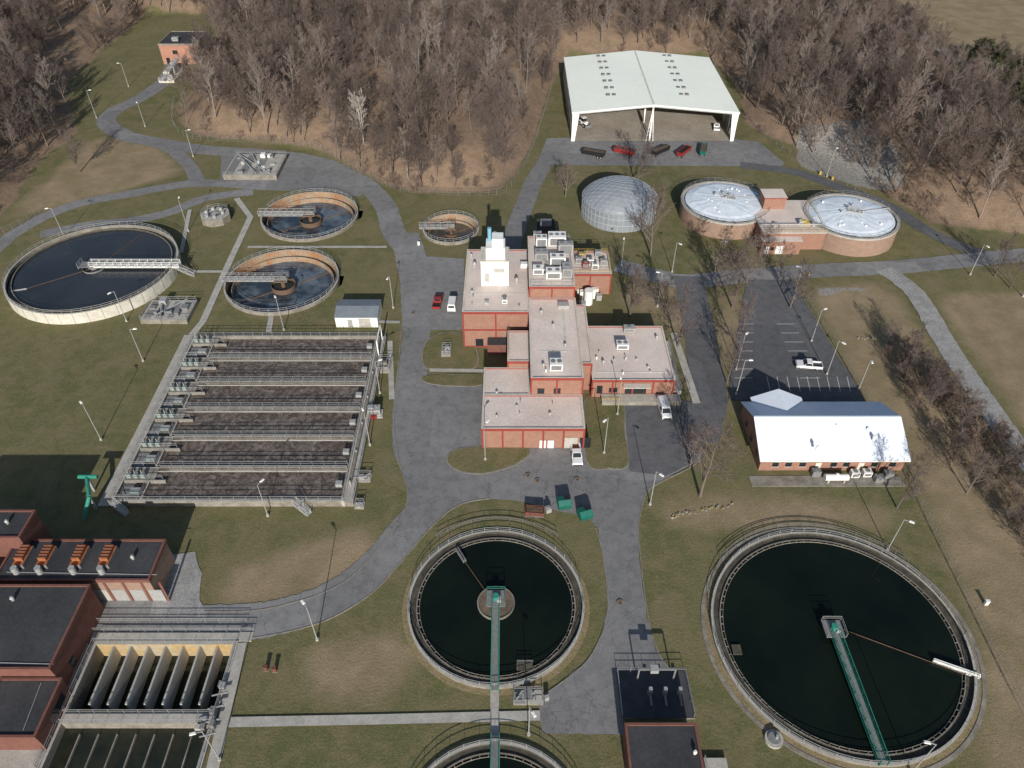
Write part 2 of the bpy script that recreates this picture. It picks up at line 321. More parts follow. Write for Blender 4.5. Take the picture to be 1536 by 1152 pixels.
# ---------------- roads and paved sheets ----------------
def cat(P,closed=False,n=5):
    P=[Vector((p[0],p[1],p[2] if len(p)>2 else 0)) for p in P]; out=[]; N=len(P)
    rng=range(N) if closed else range(N-1)
    for i in rng:
        g=lambda k:P[k%N] if closed else P[min(max(k,0),N-1)]
        a,b,c,d=g(i-1),g(i),g(i+1),g(i+2)
        for k in range(n):
            t=k/n; out.append(.5*((2*b)+(c-a)*t+(2*a-5*b+4*c-d)*t*t+(3*b-a-3*c+d)*t**3))
    if not closed: out.append(P[-1])
    return out
ZC=[.03]
er=random.Random(5)
def nz(): ZC[0]+=.006; return ZC[0]
def strip(name,px,w,m,smooth=True,z=None):
    P=[G(*p[:2]) for p in px]; W=[(p[2] if len(p)>2 else w) for p in px]
    C=cat([(a[0],a[1],ww) for a,ww in zip(P,W)],n=12) if smooth else [Vector((a[0],a[1],ww)) for a,ww in zip(P,W)]
    mb=MB(); z=nz() if z is None else z; Lp=[];Rp=[]; jt=.16 if smooth else .0
    for i,c in enumerate(C):
        d=(C[min(i+1,len(C)-1)]-C[max(i-1,0)]); d.z=0; d.normalize(); nrm=Vector((-d.y,d.x,0)); h=c.z/2; h1=h+er.uniform(-jt,jt); h2=h+er.uniform(-jt,jt)
        Lp.append((c.x+nrm.x*h1,c.y+nrm.y*h1,z)); Rp.append((c.x-nrm.x*h2,c.y-nrm.y*h2,z))
    n=len(C); mb.add(Rp+Lp,[(i,i+1,n+i+1,n+i) for i in range(n-1)],m)
    return mb.obj(name)
def poly(name,px,m,z=None,jt=.14):
    P0=GP(px); P=[]
    for i in range(len(P0)):
        a=Vector(P0[i]);b=Vector(P0[(i+1)%len(P0)]); n=max(1,int((b-a).length/1.6))
        for k in range(n):
            q=a.lerp(b,k/n); P.append((q.x+er.uniform(-jt,jt),q.y+er.uniform(-jt,jt)))
    a=sum(P[i][0]*P[(i+1)%len(P)][1]-P[(i+1)%len(P)][0]*P[i][1] for i in range(len(P)))
    if a<0: P=P[::-1]
    zz=nz() if z is None else z
    mb=MB(); mb.add([(x,y,zz) for x,y in P],[tuple(range(len(P)))],m); return mb.obj(name)
strip('road',[(262,92),(246,122),(205,150),(172,166),(160,184),(190,204),(240,214),(300,224),(380,230),(450,237),(510,254),(552,280),(578,310),(592,350),(618,385),(632,420),(628,470),(622,530),(614,590),(612,650),(628,705),(665,745)],6.5,ASPH)
strip('road',[(228,212),(262,228),(285,250),(297,274)],4.5,ASPH)
strip('road',[(-160,470),(-40,400),(30,345),(110,308),(200,290),(297,275),(400,280),(480,282),(545,290)],4.6,ASPH)
strip('road',[(60,352),(130,338),(190,332),(250,320),(310,297),(380,288)],4.2,ASPH)
poly('pavement',[(332,232),(470,234),(540,262),(575,300),(540,288),(480,276),(330,276)],ASPH)
poly('pavement',[(575,300),(600,348),(628,350),(640,385),(696,388),(696,495),(640,495),(605,520),(600,420)],ASPH)
poly('pavement',[(590,620),(608,560),(640,556),(642,574),(690,580),(728,580),(728,672),(876,672),(876,600),(885,594),(1000,596),(1042,606),(1062,640),(1050,690),(990,724),(968,742),(957,790),(893,790),(885,778),(830,765),(780,752),(735,748),(690,757),(650,785),(600,800),(608,765),(612,735),(600,700)],ASPH)
strip('road',[(650,752),(612,792),(574,838),(524,882),(462,913),(380,932),(280,934),(200,925),(110,918)],6.6,ASPH)
poly('road',[(893,770),(955,770),(960,850),(970,925),(984,975),(1003,1003),(1003,1010),(930,1010),(935,1103),(815,1100),(808,1070),(812,1045),(845,1022),(882,990),(905,945),(912,900),(904,830)],ASPH)
poly('pavement',[(245,835),(292,828),(303,860),(300,900),(310,925),(225,925)],GRAV)
poly('pavement',[(845,207),(1100,209),(1138,213),(1178,246),(1170,250),(830,248),(808,240),(820,208)],ASPH)
strip('road',[(824,235),(802,270),(788,305),(775,340),(762,385)],5.6,ASPH)
strip('road',[(1110,248),(1190,258),(1250,278),(1330,308),(1385,343),(1445,372),(1500,386)],4.6,ASPHD)
strip('road',[(1700,372),(1536,383),(1440,392),(1340,401),(1215,407),(1120,414),(1030,422),(985,414),(925,398)],6.2,ASPH)
strip('road',[(1032,415),(1044,470),(1056,540),(1064,600),(1050,660)],7.5,ASPHD)
poly('parking_lot',[(1120,420),(1188,420),(1236,500),(1300,604),(1092,600),(1097,560),(1106,500)],ASPHD)
strip('gravel_road',[(1325,404),(1372,440),(1418,515),(1468,590),(1536,685),(1640,810)],5.2,GRAV)
strip('far_road',[(1330,20),(1400,68),(1470,112),(1560,165),(1700,225)],4.5,GRAV)
poly('pavement',[(936,600),(1040,604),(1058,640),(1046,690),(1000,715),(945,708)],ASPHD)
for px,wd in [([(355,298),(376,326),(345,392),(305,482),(288,503)],1.7),([(284,503),(222,628),(155,760)],2.2),([(372,371),(580,371)],1.1),([(278,408),(334,408)],1.1),([(285,315),(272,380)],1.1),([(540,483),(600,484)],1.1),([(408,470),(403,500)],1.3),([(345,1084),(560,1080),(810,1074)],1.5),([(362,965),(318,1160)],1.8),([(645,556),(728,557)],1.1),([(742,1034),(742,1118)],1.3),([(585,512),(588,600)],1.2),([(1010,500),(1045,606)],1.6)]:
    strip('concrete_path',px,wd,CONC,smooth=False)
def island(px):
    P=[(c.x,c.y) for c in cat(GP(px),True)]; cx=sum(p[0] for p in P)/len(P); cy=sum(p[1] for p in P)/len(P)
    mb=MB(); mb.prism(P,0,.15,CONCD)
    Q=[(x+(cx-x)*.3/max(.5,math.hypot(x-cx,y-cy)),y+(cy-y)*.3/max(.5,math.hypot(x-cx,y-cy))) for x,y in P]
    a=sum(Q[i][0]*Q[(i+1)%len(Q)][1]-Q[(i+1)%len(Q)][0]*Q[i][1] for i in range(len(Q)))
    if a<0:Q=Q[::-1]
    mb.add([(x,y,.18) for x,y in Q],[tuple(range(len(Q)))],GRASS); mb.obj('grass_island')
island([(669,690),(685,674),(740,669),(794,673),(786,690),(758,704),(720,712),(685,706)])
island([(878,600),(908,596),(934,600),(939,650),(942,698),(915,704),(880,694)])
island([(634,565),(680,562),(724,563),(724,578),(680,580),(640,575)])
island([(636,518),(660,500),(690,500),(712,515),(712,553),(640,553)])
def kerb(px,closed=False):
    mb=MB(); C=cat(GP(px),closed,4)
    for a,b in zip(C[:-1],C[1:]): mb.beam((a.x,a.y,.06),(b.x,b.y,.06),.08,CONCD,.08)
    mb.obj('kerb')
kerb([(612,395),(606,440),(602,500),(596,560),(590,620),(598,690),(611,735),(606,768),(585,800),(552,842),(505,880),(440,904),(380,916),(306,918)])
kerb([(735,748),(690,757),(650,788),(606,838),(560,888),(500,926),(440,946),(375,958)])
kerb([(893,792),(904,830),(912,900),(905,945),(882,990),(845,1022),(812,1045)])
kerb([(957,790),(962,850),(972,925),(986,975),(1003,1003)])
kerb([(1062,640),(1050,690),(990,724),(968,742),(957,790)])
mb=MB()
for i in range(7):
    v=487+i*13.5
    for (ua,ub) in ((1165+ (v-487)*.42,1192+(v-487)*.46),(1106-(v-487)*.06,1130-(v-487)*.02)):
        a=G(ua,v);b=G(ub,v); mb.box(a[0],a[1]-.06,ZC[0]+.004,b[0],a[1]+.06,ZC[0]+.012,LINE)
for i in range(9):
    u=1150+i*15; a=G(u,566);b=G(u+5,588); mb.beam((a[0],a[1],ZC[0]+.006),(b[0],b[1],ZC[0]+.006),.06,LINE,.004)
mb.obj('parking_bay_markings')
for u,v in [(806,722),(792,714),(866,720),(930,905),(620,470)]:
    x,y=G(u,v); mb=MB(); mb.cyl(0,0,0,.05,.55,CONCD,20); mb.cyl(0,0,.05,.07,.38,RUSTB,16); mb.obj('manhole_cover').location=(x,y,ZC[0])
# ---------------- clarifiers ----------------
cx,cy,R=T1; A=Asm('raised_clarifier_tank',(cx,cy,0))
A['wall'].ring(cx,cy,R-.5,R,0,3.0,CONCW,CONCD,CONC); A['launder'].ring(cx,cy,R-1.8,R-1.6,1.9,2.75,DIRTYC,DIRTYC,CONCD); A['launder_water'].ring(cx,cy,R-1.61,R-.49,1.8,2.2,WDEEP)
A['water'].disc(cx,cy,2.35,R-1.75,WBLUE); A['railing'].circrail(cx,cy,R-.2,3.0,GALV)
for i in range(40):
    a=i*2*math.pi/40; A['wall'].beam((cx+(R+.02)*math.cos(a),cy+(R+.02)*math.sin(a),0),(cx+(R+.02)*math.cos(a),cy+(R+.02)*math.sin(a),3),.03,CONCD)
A['bridge'].bridge((cx-.5,cy,3.4),(cx+R+1.5,cy,3.4),1.6,WHITE,GALV)
A['bridge'].bridge((cx-2,cy-1.2,3.3),(cx-2,cy+1.6,3.3),2.6,GALV,GALVD)
A['centre_column'].cyl(cx,cy,1,3.3,1.0,GALVD); A['feedwell'].ring(cx,cy,2.6,2.7,1.9,2.7,GALVD)
A['scraper'].beam((cx,cy,2.42),(cx-R*.62,cy-R*.45,2.42),.05,RUSTB); A['scraper'].beam((cx-R*.62,cy-R*.45,2.45),(cx-R*.78,cy-R*.5,2.45),.12,GALV)
A['scraper'].beam((cx+1,cy+1,2.42),(cx+R*.3,cy+R*.8,2.42),.05,RUSTB)
A['access_stairs'].bridge((cx+R,cy,3.0),(cx+R+4.5,cy+.1,.1),1.1,GALV,GALVD)
A.done()
def empty_clar(c,side_x,name):
    cx,cy,R=c; A=Asm(name,(cx,cy,0)); k=min(1,R/13)
    A['wall'].ring(cx,cy,R-.4,R,-4.2,.9,CONCD,RUST,CONC)
    A['launder'].ring(cx,cy,R-1.7,R-1.5,-2.6,-.45,CONCD,RUST,CONCD); A['launder'].ring(cx,cy,R-1.51,R-.39,-2.6,-1.5,DIRTYC)
    A['water'].disc(cx,cy,-1.9*k,R-1.69,WCLAR if R>8 else WBROWN)
    A['railing'].circrail(cx,cy,R-.2,.9,GALV)
    A['bridge'].bridge((cx+side_x*(R+.8),cy,1.2),(cx+1.6*k,cy,1.2),1.4*k+.2,GALV,GALVD if R<8 else GALV)
    A['centre_platform'].cbox(cx,cy,1.0,3.4*k,3.4*k,.25,RUSTD); A['centre_platform'].rail([(cx-1.6*k,cy-1.6*k,1.25),(cx+1.6*k,cy-1.6*k,1.25),(cx+1.6*k,cy+1.6*k,1.25),(cx-1.6*k,cy+1.6*k,1.25)],GALV,closed=True)
    A['drive_motor'].cyl(cx,cy,1.25,2.2,.5*k,GALVD); A['drive_motor'].cbox(cx+.6,cy,1.25,.7,.5,.6,GRAYGREEN)
    A['centre_column'].cyl(cx,cy,-3,1.0,.45*k+.1,RUSTB); A['feedwell'].ring(cx,cy,3.0*k,3.1*k,-2.2,-.5,RUSTB,RUSTB,RUSTD,n=40); A['feedwell'].disc(cx,cy,-1.3,3.0*k,WDEEP,40)
    for a in(.6,.6+math.pi): A['scraper_arm'].beam((cx,cy,-1.78*k),(cx+math.cos(a)*(R-2),cy+math.sin(a)*(R-2),-1.78*k),.1,RUSTB)
    A.done()
empty_clar(T2,-1,'clarifier_tank'); empty_clar(T3,-1,'clarifier_tank'); empty_clar(T4,-1,'thickener_tank')
def final_clar(c,p0,p1,disc):
    cx,cy,R=c; A=Asm('final_clarifier_tank',(cx,cy,0))
    A['wall'].ring(cx,cy,R-.38,R,-.05,.65,CONCD,DIRTYC,CONC)
    A['verge'].ring(cx,cy,R,R+.9,-.05,.05,VERGE)
    A['launder'].ring(cx,cy,R-1.6,R-1.42,.05,.4,DIRTYC,DIRTYC,CONCD); A['launder_water'].ring(cx,cy,R-1.43,R-.37,.02,.14,WDEEP,mt=DIRTYC)
    A['weir'].ring(cx,cy,R-2.0,R-1.93,.1,.33,CONCD,CONCD,CONCD)
    n=int(R*4.4)
    for i in range(n):
        a=2*math.pi*i/n; r=R-1.95; A['weir_brackets'].beam((cx+r*math.cos(a),cy+r*math.sin(a),.36),(cx+(r+.38)*math.cos(a),cy+(r+.38)*math.sin(a),.36),.05,CONCD)
    A['water'].disc(cx,cy,.2,R-1.6,WBLACK)
    A['railing'].circrail(cx,cy,R-.15,.65,GALV)
    if disc:
        A['centre_well'].ring(cx,cy,2.9,3.1,.1,.55,CONCD,RUSTB); A['centre_well'].disc(cx,cy,.42,2.95,RUSTD)
    A['bridge'].bridge((*p0,1.4),(*p1,1.0),1.15,GREEN,GALVD)
    q=Vector((p0[0],p0[1],1.4))
    A['centre_platform'].cbox(q.x,q.y+.6,1.25,3.0,3.0,.15,GALVD); A['centre_platform'].rail([(q.x-1.5,q.y-.9,1.4),(q.x-1.5,q.y+2.1,1.4),(q.x+1.5,q.y+2.1,1.4),(q.x+1.5,q.y-.9,1.4)],GALV if not disc else GREEN)
    A['drive_motor'].cyl(q.x,q.y+.6,1.4,2.3,.5,GREEN); A['drive_motor'].cbox(q.x+.5,q.y+.2,1.4,.6,.8,.7,GALV)
    A['centre_column'].cyl(q.x,q.y+.6,0,1.3,.5,GREEN)
    return A
cx,cy,R=T8
A=final_clar(T8,(cx,cy-.4),(G(742,1034,.8)[0],cy-R-.6),True)
A['skimmer'].beam((cx-1,cy+1,.36),(cx-R*.42,cy+R*.62,.36),.05,RUSTB); a=(cx-R*.42,cy+R*.62); A['skimmer'].bridge((a[0]+.6,a[1]-1,.6),(a[0]-.9,a[1]+1.6,.6),.4,GALVD,h=.3)
A['scum_box'].cbox(cx+4.6,cy-R+3.5,.2,2.4,1.3,.3,DIRTYC); A['scum_box'].rail([(cx+3.4,cy-R+2.9,.5),(cx+3.4,cy-R+4.1,.5),(cx+5.8,cy-R+4.1,.5)],GALVD,h=.6)
A['far_handrail'].circrail(cx,cy,R+2.6,.0,GALVD,a0=.9,a1=2.25)
A.done()
cx,cy,R=T9
A=final_clar(T9,(G(1252,948,1.4)[0],G(1252,948,1.4)[1]),G(1326,1147,1.0),False)
A['walkway'].ring(cx,cy,R+.9,R+1.5,-.05,.12,CONCD)
A['skimmer'].beam((cx+1,cy+1,.36),(cx+R*.86,cy-R*.33,.36),.05,RUSTB); A['skimmer'].bridge((cx+R*.66,cy-R*.22,.6),(cx+R*.96,cy-R*.35,.6),.3,WHITE,h=.3)
A['scum_box'].cbox(cx-R+3.2,cy-2.5,.2,1.4,1.6,.3,DIRTYC)
A['far_handrail'].circrail(cx,cy,R+1.6,.0,GALVD,a0=.7,a1=2.4)
A.done()
cx,cy,R=T10
A=final_clar(T10,(cx,cy+.4),(cx,cy+R+.6),True); A.done()
# ---------------- covered digesters, dome ----------------
for c,zr in((T6,5.0),(T7,5.5)):
    cx,cy,R=c; A=Asm('digester_tank',(cx,cy,0))
    A['brick_wall'].ring(cx,cy,R-.6,R,0,zr-.5,BRICKT,n=72); A['coping'].ring(cx,cy,R-.7,R+.12,zr-.5,zr,CONC,n=72)
    n=48; vs=[(cx,cy,zr+.9)]; fs=[]; K=[(R*.25,.85),(R*.5,.65),(R*.75,.4),(R-1.1,-.1)]
    for r,h in K: vs+=[(cx+r*math.cos(2*math.pi*i/n),cy+r*math.sin(2*math.pi*i/n),zr+h+.10*rnd.random()) for i in range(n)]
    fs=[(0,1+i,1+(i+1)%n) for i in range(n)]
    for k in range(3): fs+=[(1+k*n+i,1+(k+1)*n+i,1+(k+1)*n+(i+1)%n,1+k*n+(i+1)%n) for i in range(n)]
    A['cover'].add(vs,fs,MEMB)
    A['gutter'].ring(cx,cy,R-1.15,R-.69,zr-1,zr-.35,GALVD)
    for i in range(12):
        a=i*math.pi/6+.1; A['cover_seams'].beam((cx+2*math.cos(a),cy+2*math.sin(a),zr+.95),(cx+(R-1.4)*math.cos(a),cy+(R-1.4)*math.sin(a),zr+.12),.04,GALV)
    A['railing'].circrail(cx,cy,R-.1,zr,GALVD)
    for i in range(5): A['roof_fittings'].cyl(cx+rnd.uniform(-3,3),cy+rnd.uniform(-1,4),zr+.6,zr+1.6,.3,GALV,12)
    A['roof_fittings'].bridge((cx-1,cy+1,zr+1.1),(cx+2.5,cy-.5,zr+1.1),1.2,GALV); A['roof_fittings'].hcyl((cx+1,cy,zr+1.0),(cx+R-1,cy+3,zr+.6),.12,GALV)
    for i in range(14): A['cover_weights'].cbox(cx+rnd.uniform(-.7,.7)*R*.8,cy+rnd.uniform(-.7,.7)*R*.8,zr+.5,.5,.5,.4,WHITE)
    A.done()
x0=G(1142,345,5)[0]; x1=G(1236,345,5)[0]; y0=G(0,350,5)[1]; y1=G(0,302,5)[1]
A=Asm('digester_control_building',((x0+x1)/2,(y0+y1)/2,0)); A['walls'].box(x0,y0,0,x1,y1,5,BRICK); A['roof'].box(x0-.15,y0-.15,5,x1+.15,y1+.15,5.3,CONC,ROOF)
xa=G(1148,370,4)[0]; xb=G(1208,370,4)[0]; ya=G(0,362,4)[1]; A['walls'].box(xa,ya,0,xb,y0,4,BRICK,ROOF); A['roof'].box(xa-.1,ya-.1,4,xb+.1,y0-.2,4.2,CONC,ROOF)
A['doors'].box(xa+1,ya-.06,.1,xa+2.2,ya-.01,2.4,WHITE); A['doors'].box(xa+4,ya-.06,.1,xa+6,ya-.01,2.6,WHITE); A['windows'].box(xa+2.7,ya-.05,1.2,xa+3.5,ya-.01,2.2,GLASS)
xm=(x0+x1)/2; A['penthouse_walls'].box(xm-5.5,y1-5,5.3,xm+.5,y1,8.5,BRICK); A['penthouse_roof'].box(xm-5.7,y1-5.2,8.5,xm+.7,y1+.2,8.8,RED,ROOF)
A['railing'].rail([(x0,y0,5.3),(x1,y0,5.3),(x1,y1,5.3)],YELLOW)
for i in range(6): A['roof_units'].cbox(xm+rnd.uniform(-7,7),y0+rnd.uniform(1.5,5),5.3,rnd.uniform(.6,1.5),rnd.uniform(.6,1.5),rnd.uniform(.6,1.4),rnd.choice([GALV,WHITE,YELLOW]))
A['pipes'].hcyl((x0,y0+3,6),(x1,y0+3,6),.2,GALV)
A.done()
p0=G(873,308,3); p1=G(985,308,3); R=(p1[0]-p0[0])/2; cx=(p1[0]+p0[0])/2; cy=G(0,349,0)[1]+R
A=Asm('domed_storage_tank',(cx,cy,0)); A['wall'].ring(cx,cy,R-.2,R,0,5.6,DOME,n=48)
for i in range(48):
    a=i*math.pi/24; A['wall_seams'].beam((cx+R*math.cos(a),cy+R*math.sin(a),0),(cx+R*math.cos(a),cy+R*math.sin(a),5.6),.04,DRIB)
for z in(1.9,3.8,5.5): A['wall_rings'].ring(cx,cy,R,R+.1,z,z+.12,DRIB,n=48)
me=bpy.data.meshes.new('dome')
bm=bmesh.new(); bmesh.ops.create_icosphere(bm,subdivisions=4,radius=1)
bmesh.ops.bisect_plane(bm,geom=bm.verts[:]+bm.edges[:]+bm.faces[:],plane_co=(0,0,.45),plane_no=(0,0,1),clear_inner=True)
rr=math.sqrt(1-.45**2)
for v in bm.verts: v.co=Vector((v.co.x*R/rr,v.co.y*R/rr,(v.co.z-.45)/.55*4.2+5.65))
bm.to_mesh(me); bm.free(); me.materials.append(DOME); e=A.done()
d=bpy.data.objects.new('dome',me); S.collection.objects.link(d); d.parent=e
me2=me.copy(); me2.materials.clear(); me2.materials.append(DRIB); d2=bpy.data.objects.new('dome_ribs',me2); S.collection.objects.link(d2); d2.parent=e
wf=d2.modifiers.new('w','WIREFRAME'); wf.thickness=.05; wf.offset=1
# ---------------- aeration basin ----------------
z=1.5; ay1=G(0,503,z)[1]; ay0=G(0,752,z)[1]; k=(HH-z)/cT; ax0=-.505*k; ax1=-.211*k
A=Asm('aeration_basin',((ax0+ax1)/2,(ay0+ay1)/2,0))
wl=A['walls']; wl.box(ax0,ay0,0,ax0+.5,ay1,z,CONCD,CONC); wl.box(ax1-.6,ay0+.001,0,ax1,ay1-.001,z-.004,CONC,CONC)
wl.box(ax0+.5,ay0+.001,0,ax1-.6,ay0+.5,z-.01,CONCD,CONC); wl.box(ax0+.5,ay1-.5,0,ax1-.6,ay1-.001,z-.01,CONCD,CONC)
A['water'].box(ax0+.45,ay0+.45,.1,ax1-.5,ay1-.45,.75,AER)
n=6; dy=(ay1-ay0)/n; xc=ax0+5.2
wl.box(ax1+.001,ay0,0,ax1+1.6,ay1,1.2,CONCD,CONC)
for i in range(n+1):
    y=ay0+i*dy
    if 0<i<n: wl.box(ax0+.5,y-.18,0,ax1-.6,y+.18,z-.02,CONCD,CONC)
    yy=y if 0<i<n else (y+.25 if i==0 else y-.25)
    if 0<i<n:
        A['walkways'].box(xc+1,yy-.5,z,ax1-.7,yy+.5,z+.1,CONCD)
        A['railings'].rail([(xc+1,yy-.5,z+.1),(ax1-.7,yy-.5,z+.1)],GALV); A['railings'].rail([(xc+1,yy+.5,z+.1),(ax1-.7,yy+.5,z+.1)],GALV)
        A['air_pipes'].hcyl((xc+1,yy+.8,z-.2),(ax1-.7,yy+.8,z-.2),.14,GALVD,8)
        A['air_pipes'].hcyl((xc+1,yy-.85,z-.1),(ax1-.7,yy-.85,z-.1),.09,GALV,8)
    else: A['railings'].rail([(ax0+.5,yy,z),(ax1-.2,yy,z)],GALV)
for i in range(n):
    y=ay0+i*dy
    wl.box(xc,y+.5,0,xc+.3,y+dy*.62,z-.03,CONCD,CONC); wl.box(xc-4.6,y+dy*.60,0,xc+3.2,y+dy*.60+.3,z-.05,CONCD,CONC)
    A['bay_deck'].box(ax0+.5,y+dy*.64,z-.3,xc+1.0,y+dy-.3,z-.12,GALVD,CONCD)
    A['bay_deck'].box(ax0+.5,y+.7,z-.7,xc-2.6,y+dy*.58,z-.62,GALVD)
    A['railings'].rail([(ax0+.6,y+dy*.66,z),(xc+2.6,y+dy*.66,z)],GALV); A['railings'].rail([(ax0+.6,y+.6,z),(xc+.1,y+.6,z),(xc+.1,y+dy*.6,z)],GALV)
    for q in range(3): A['gates'].cbox(ax0+1.4+q*1.3,y+dy*.72,z,.8,.7,.9,GRAYGREEN); A['gates'].beam((ax0+1.4+q*1.3,y+dy*.72,z+.9),(ax0+1.4+q*1.3,y+dy*.72,z+2.0),.06,GALV)
    A['gates'].cbox(ax1-1.6,y+dy*.5,z-.3,1.2,1.0,.8,GALV)
    A['mixers'].cbox(xc-1.5,y+dy*.3,z-.2,1.8,1.2,.5,GRAYGREEN,GALV)
A['railings'].rail([(ax0+.1,ay0+.3,z),(ax0+.1,ay1-.3,z)],GALV); A['railings'].rail([(ax1+1.5,ay0+.2,1.2),(ax1+1.5,ay1-.2,1.2)],GALV); A['railings'].rail([(ax1-.3,ay0+.2,z),(ax1-.3,ay1-.2,z)],GALV)
A['header_pipe'].hcyl((ax1+.5,ay0+4,1.9),(ax1+.5,ay1-1,1.9),.28,CONCD)
for i in range(6): A['header_pipe'].hcyl((ax1+.5,ay0+4+i*dy*.95,1.2),(ax1+.5,ay0+4+i*dy*.95,2.6),.16,GALV)
A['stairs'].bridge((ax1-9,ay0-.2,z),(ax1-6.2,ay0-1.9,.2),1.0,GALV); A['stairs'].bridge((ax0+.4,ay0-.2,z),(ax0+3.4,ay0-1.9,.2),1.0,GALV)
A['pipe_bridge'].beam((ax1+.8,ay1-1,1.2),(ax1+.8,ay1-1,5.2),.12,WHITE);A['pipe_bridge'].beam((ax1+.8,ay1-7,1.2),(ax1+.8,ay1-7,5.2),.12,WHITE);A['pipe_bridge'].beam((ax1+.8,ay1-7,5.2),(ax1+.8,ay1-1,5.2),.12,WHITE)
A.done()
# ---------------- settling basins bottom-left ----------------
A=Asm('settling_basin',((bx0+bx1)/2,(by0+by1)/2,0)); wl=A['walls']; zb=-5
wl.box(bx0-.5,by1-.05,zb,bx1+.5,by1+.6,.35,YSTAIN,CONC); wl.box(bx0-.5,by0,zb,bx0+.1,by1-.05,.345,CONCD,CONC); wl.box(bx1-.1,by0,zb,bx1+.5,by1-.05,.345,CONCD,CONC); wl.box(bx0-.5,by0-.6,zb,bx1+.5,by0,.34,CONCD,CONC)
ym=G(0,1077,.3)[1]
A['water'].box(bx0,ym,zb,bx1,by1,-3.2,WDEEP); A['water'].box(bx0,by0,zb,bx1,ym-.01,-1.3,WDEEP)
wl.box(bx0+.1,ym-.8,zb,bx1-.1,ym+.8,.35,CONCD,CONC)
for i in range(7):
    x=bx0+(bx1-bx0)*(i+1)/8
    A['baffle_walls'].box(x-.15,ym+2.2,zb,x+.15,by1-.06,.0,CONCW,CONC)
    A['baffle_walls'].box(x-.1,by0+.1,zb,x+.1,ym-1.8,-.85,CONCD,CONCD)
for yy in(ym-.7,ym+.7): A['railings'].rail([(bx0,yy,.35),(bx1,yy,.35)],GALV)
A['railings'].rail([(bx0-.3,by1+.4,.35),(bx1+.3,by1+.4,.35),(bx1+.3,by0,.35)],GALV); A['railings'].rail([(bx0-.3,by1+.3,.35),(bx0-.3,by0,.35)],GALV)
A['walkway'].box(bx0-2,by1+.61,0,bx1+2.5,by1+2.2,.2,CONC); A['railings'].rail([(bx0-4,by1+4,.1),(bx1+1,by1+4,.1)],GALV); A['railings'].rail([(bx0-4,by1+2.3,.1),(bx1+2.5,by1+2.3,.1)],GALV)
for i in range(8): A['equipment'].cbox(bx1+rnd.uniform(-1.5,1.2),ym+rnd.uniform(-4,5),.35,rnd.uniform(.5,1.1),rnd.uniform(.5,1.0),rnd.uniform(.5,1.3),rnd.choice([GALV,CONC,GALVD]))
for i in range(4): A['pipes'].hcyl((bx1-.8,ym-3+i*2,1.0),(bx1+1.4,ym-2.4+i*2,1.0),.14,GALVD,8)
A['walkway'].box(bx0-2.6,by0,0,bx0-.5,by1,.2,CONC)
A.done()
# ---------------- buildings ----------------
def rect(u0,u1,vr,vf,vn,z):
    return G(u0,vr,z)[0],G(0,vn,z)[1],G(u1,vr,z)[0],G(0,vf,z)[1]
def block(A,r,z0,z1,wallm=None,frame=True,roofm=None,mid=False,trim=None,sp=4.2):
    x0,y0,x1,y1=r; wallm=wallm or BRICK; roofm=roofm or ROOF; trim=trim or RED
    A['walls'].box(x0,y0,z0,x1,y1,z1-.35,wallm)
    A['roof'].box(x0-.12,y0-.12,z1-.35,x1+.12,y1+.12,z1-.12,trim,roofm)
    for a in((x0-.14,y0-.14,x1+.14,y0+.22),(x0-.14,y1-.22,x1+.14,y1+.14)): A['parapet'].box(a[0],a[1],z1-.55,a[2],a[3],z1+.12,trim,CONCW if roofm is ROOF else trim)
    for a in((x0-.14,y0+.221,x0+.22,y1-.221),(x1-.22,y0+.221,x1+.14,y1-.221)): A['parapet'].box(a[0],a[1],z1-.55,a[2],a[3],z1+.12,trim,CONCW if roofm is ROOF else trim)
    if frame:
        n=max(1,round((x1-x0)/sp))
        for i in range(n+1):
            x=x0+(x1-x0)*i/n
            for yy in(y0-.08,y1+.08): A['frames'].box(x-.17,yy-.07,z0,x+.17,yy+.07,z1-.56,trim)
        n=max(1,round((y1-y0)/sp))
        for i in range(1,n):
            y=y0+(y1-y0)*i/n
            for xx in(x0-.08,x1+.08): A['frames'].box(xx-.07,y-.17,z0,xx+.07,y+.17,z1-.56,trim)
        if mid:
            zm=(z0+z1)/2; A['frames'].box(x0,y0-.13,zm-.2,x1,y0-.01,zm+.2,trim); A['frames'].box(x0,y0-.12,z0,x1,y0-.01,z0+.35,trim)
def hvac(mb,x,y,z,w=2.4,d=1.6,h=1.3,m=None):
    m=m or GALV; mb.cbox(x,y,z,w*.9,d*.9,.25,GALVD); mb.cbox(x,y,z+.25,w,d,h,m)
    for i in range(max(1,int(w/1.3))):
        fx=x-w/2+(i+.5)*w/max(1,int(w/1.3)); mb.cyl(fx,y,z+.25+h,z+.4+h,min(.5,d*.35),GALVD,14)
    mb.box(x-w*.4,y-d/2-.02,z+.5,x+w*.4,y-d/2-.005,z+h,GALVD)
def vent(mb,x,y,z,r=.35,h=.9,m=None): mb.cyl(x,y,z,z+h*.6,r*.7,m or GALV,12); mb.cyl(x,y,z+h*.6,z+h,r,m or GALV,12,r2=r*.5)
M1=rect(694,793,468,375,468,10);M2=rect(795,862,430,355,430,13);M3=rect(862,917,411,378,411,6);M4=rect(797,875,567,452,567,10)
M5=rect(723,877,643,552,643,5.5);M5b=rect(762,797,540,497,556,7.2);M6=rect(885,1012,570,490,570,5);M7=rect(860,886,530,458,545,7.5)
M1=(M1[0],M1[1],M4[0]-.2,M1[3]); M2=(M4[0]+.1,M2[1],M2[2],M2[3]); M4=(M4[0],M4[1],M4[2],M2[1]-.3); M3=(M2[2]+.2,M3[1],M3[2],M3[3])
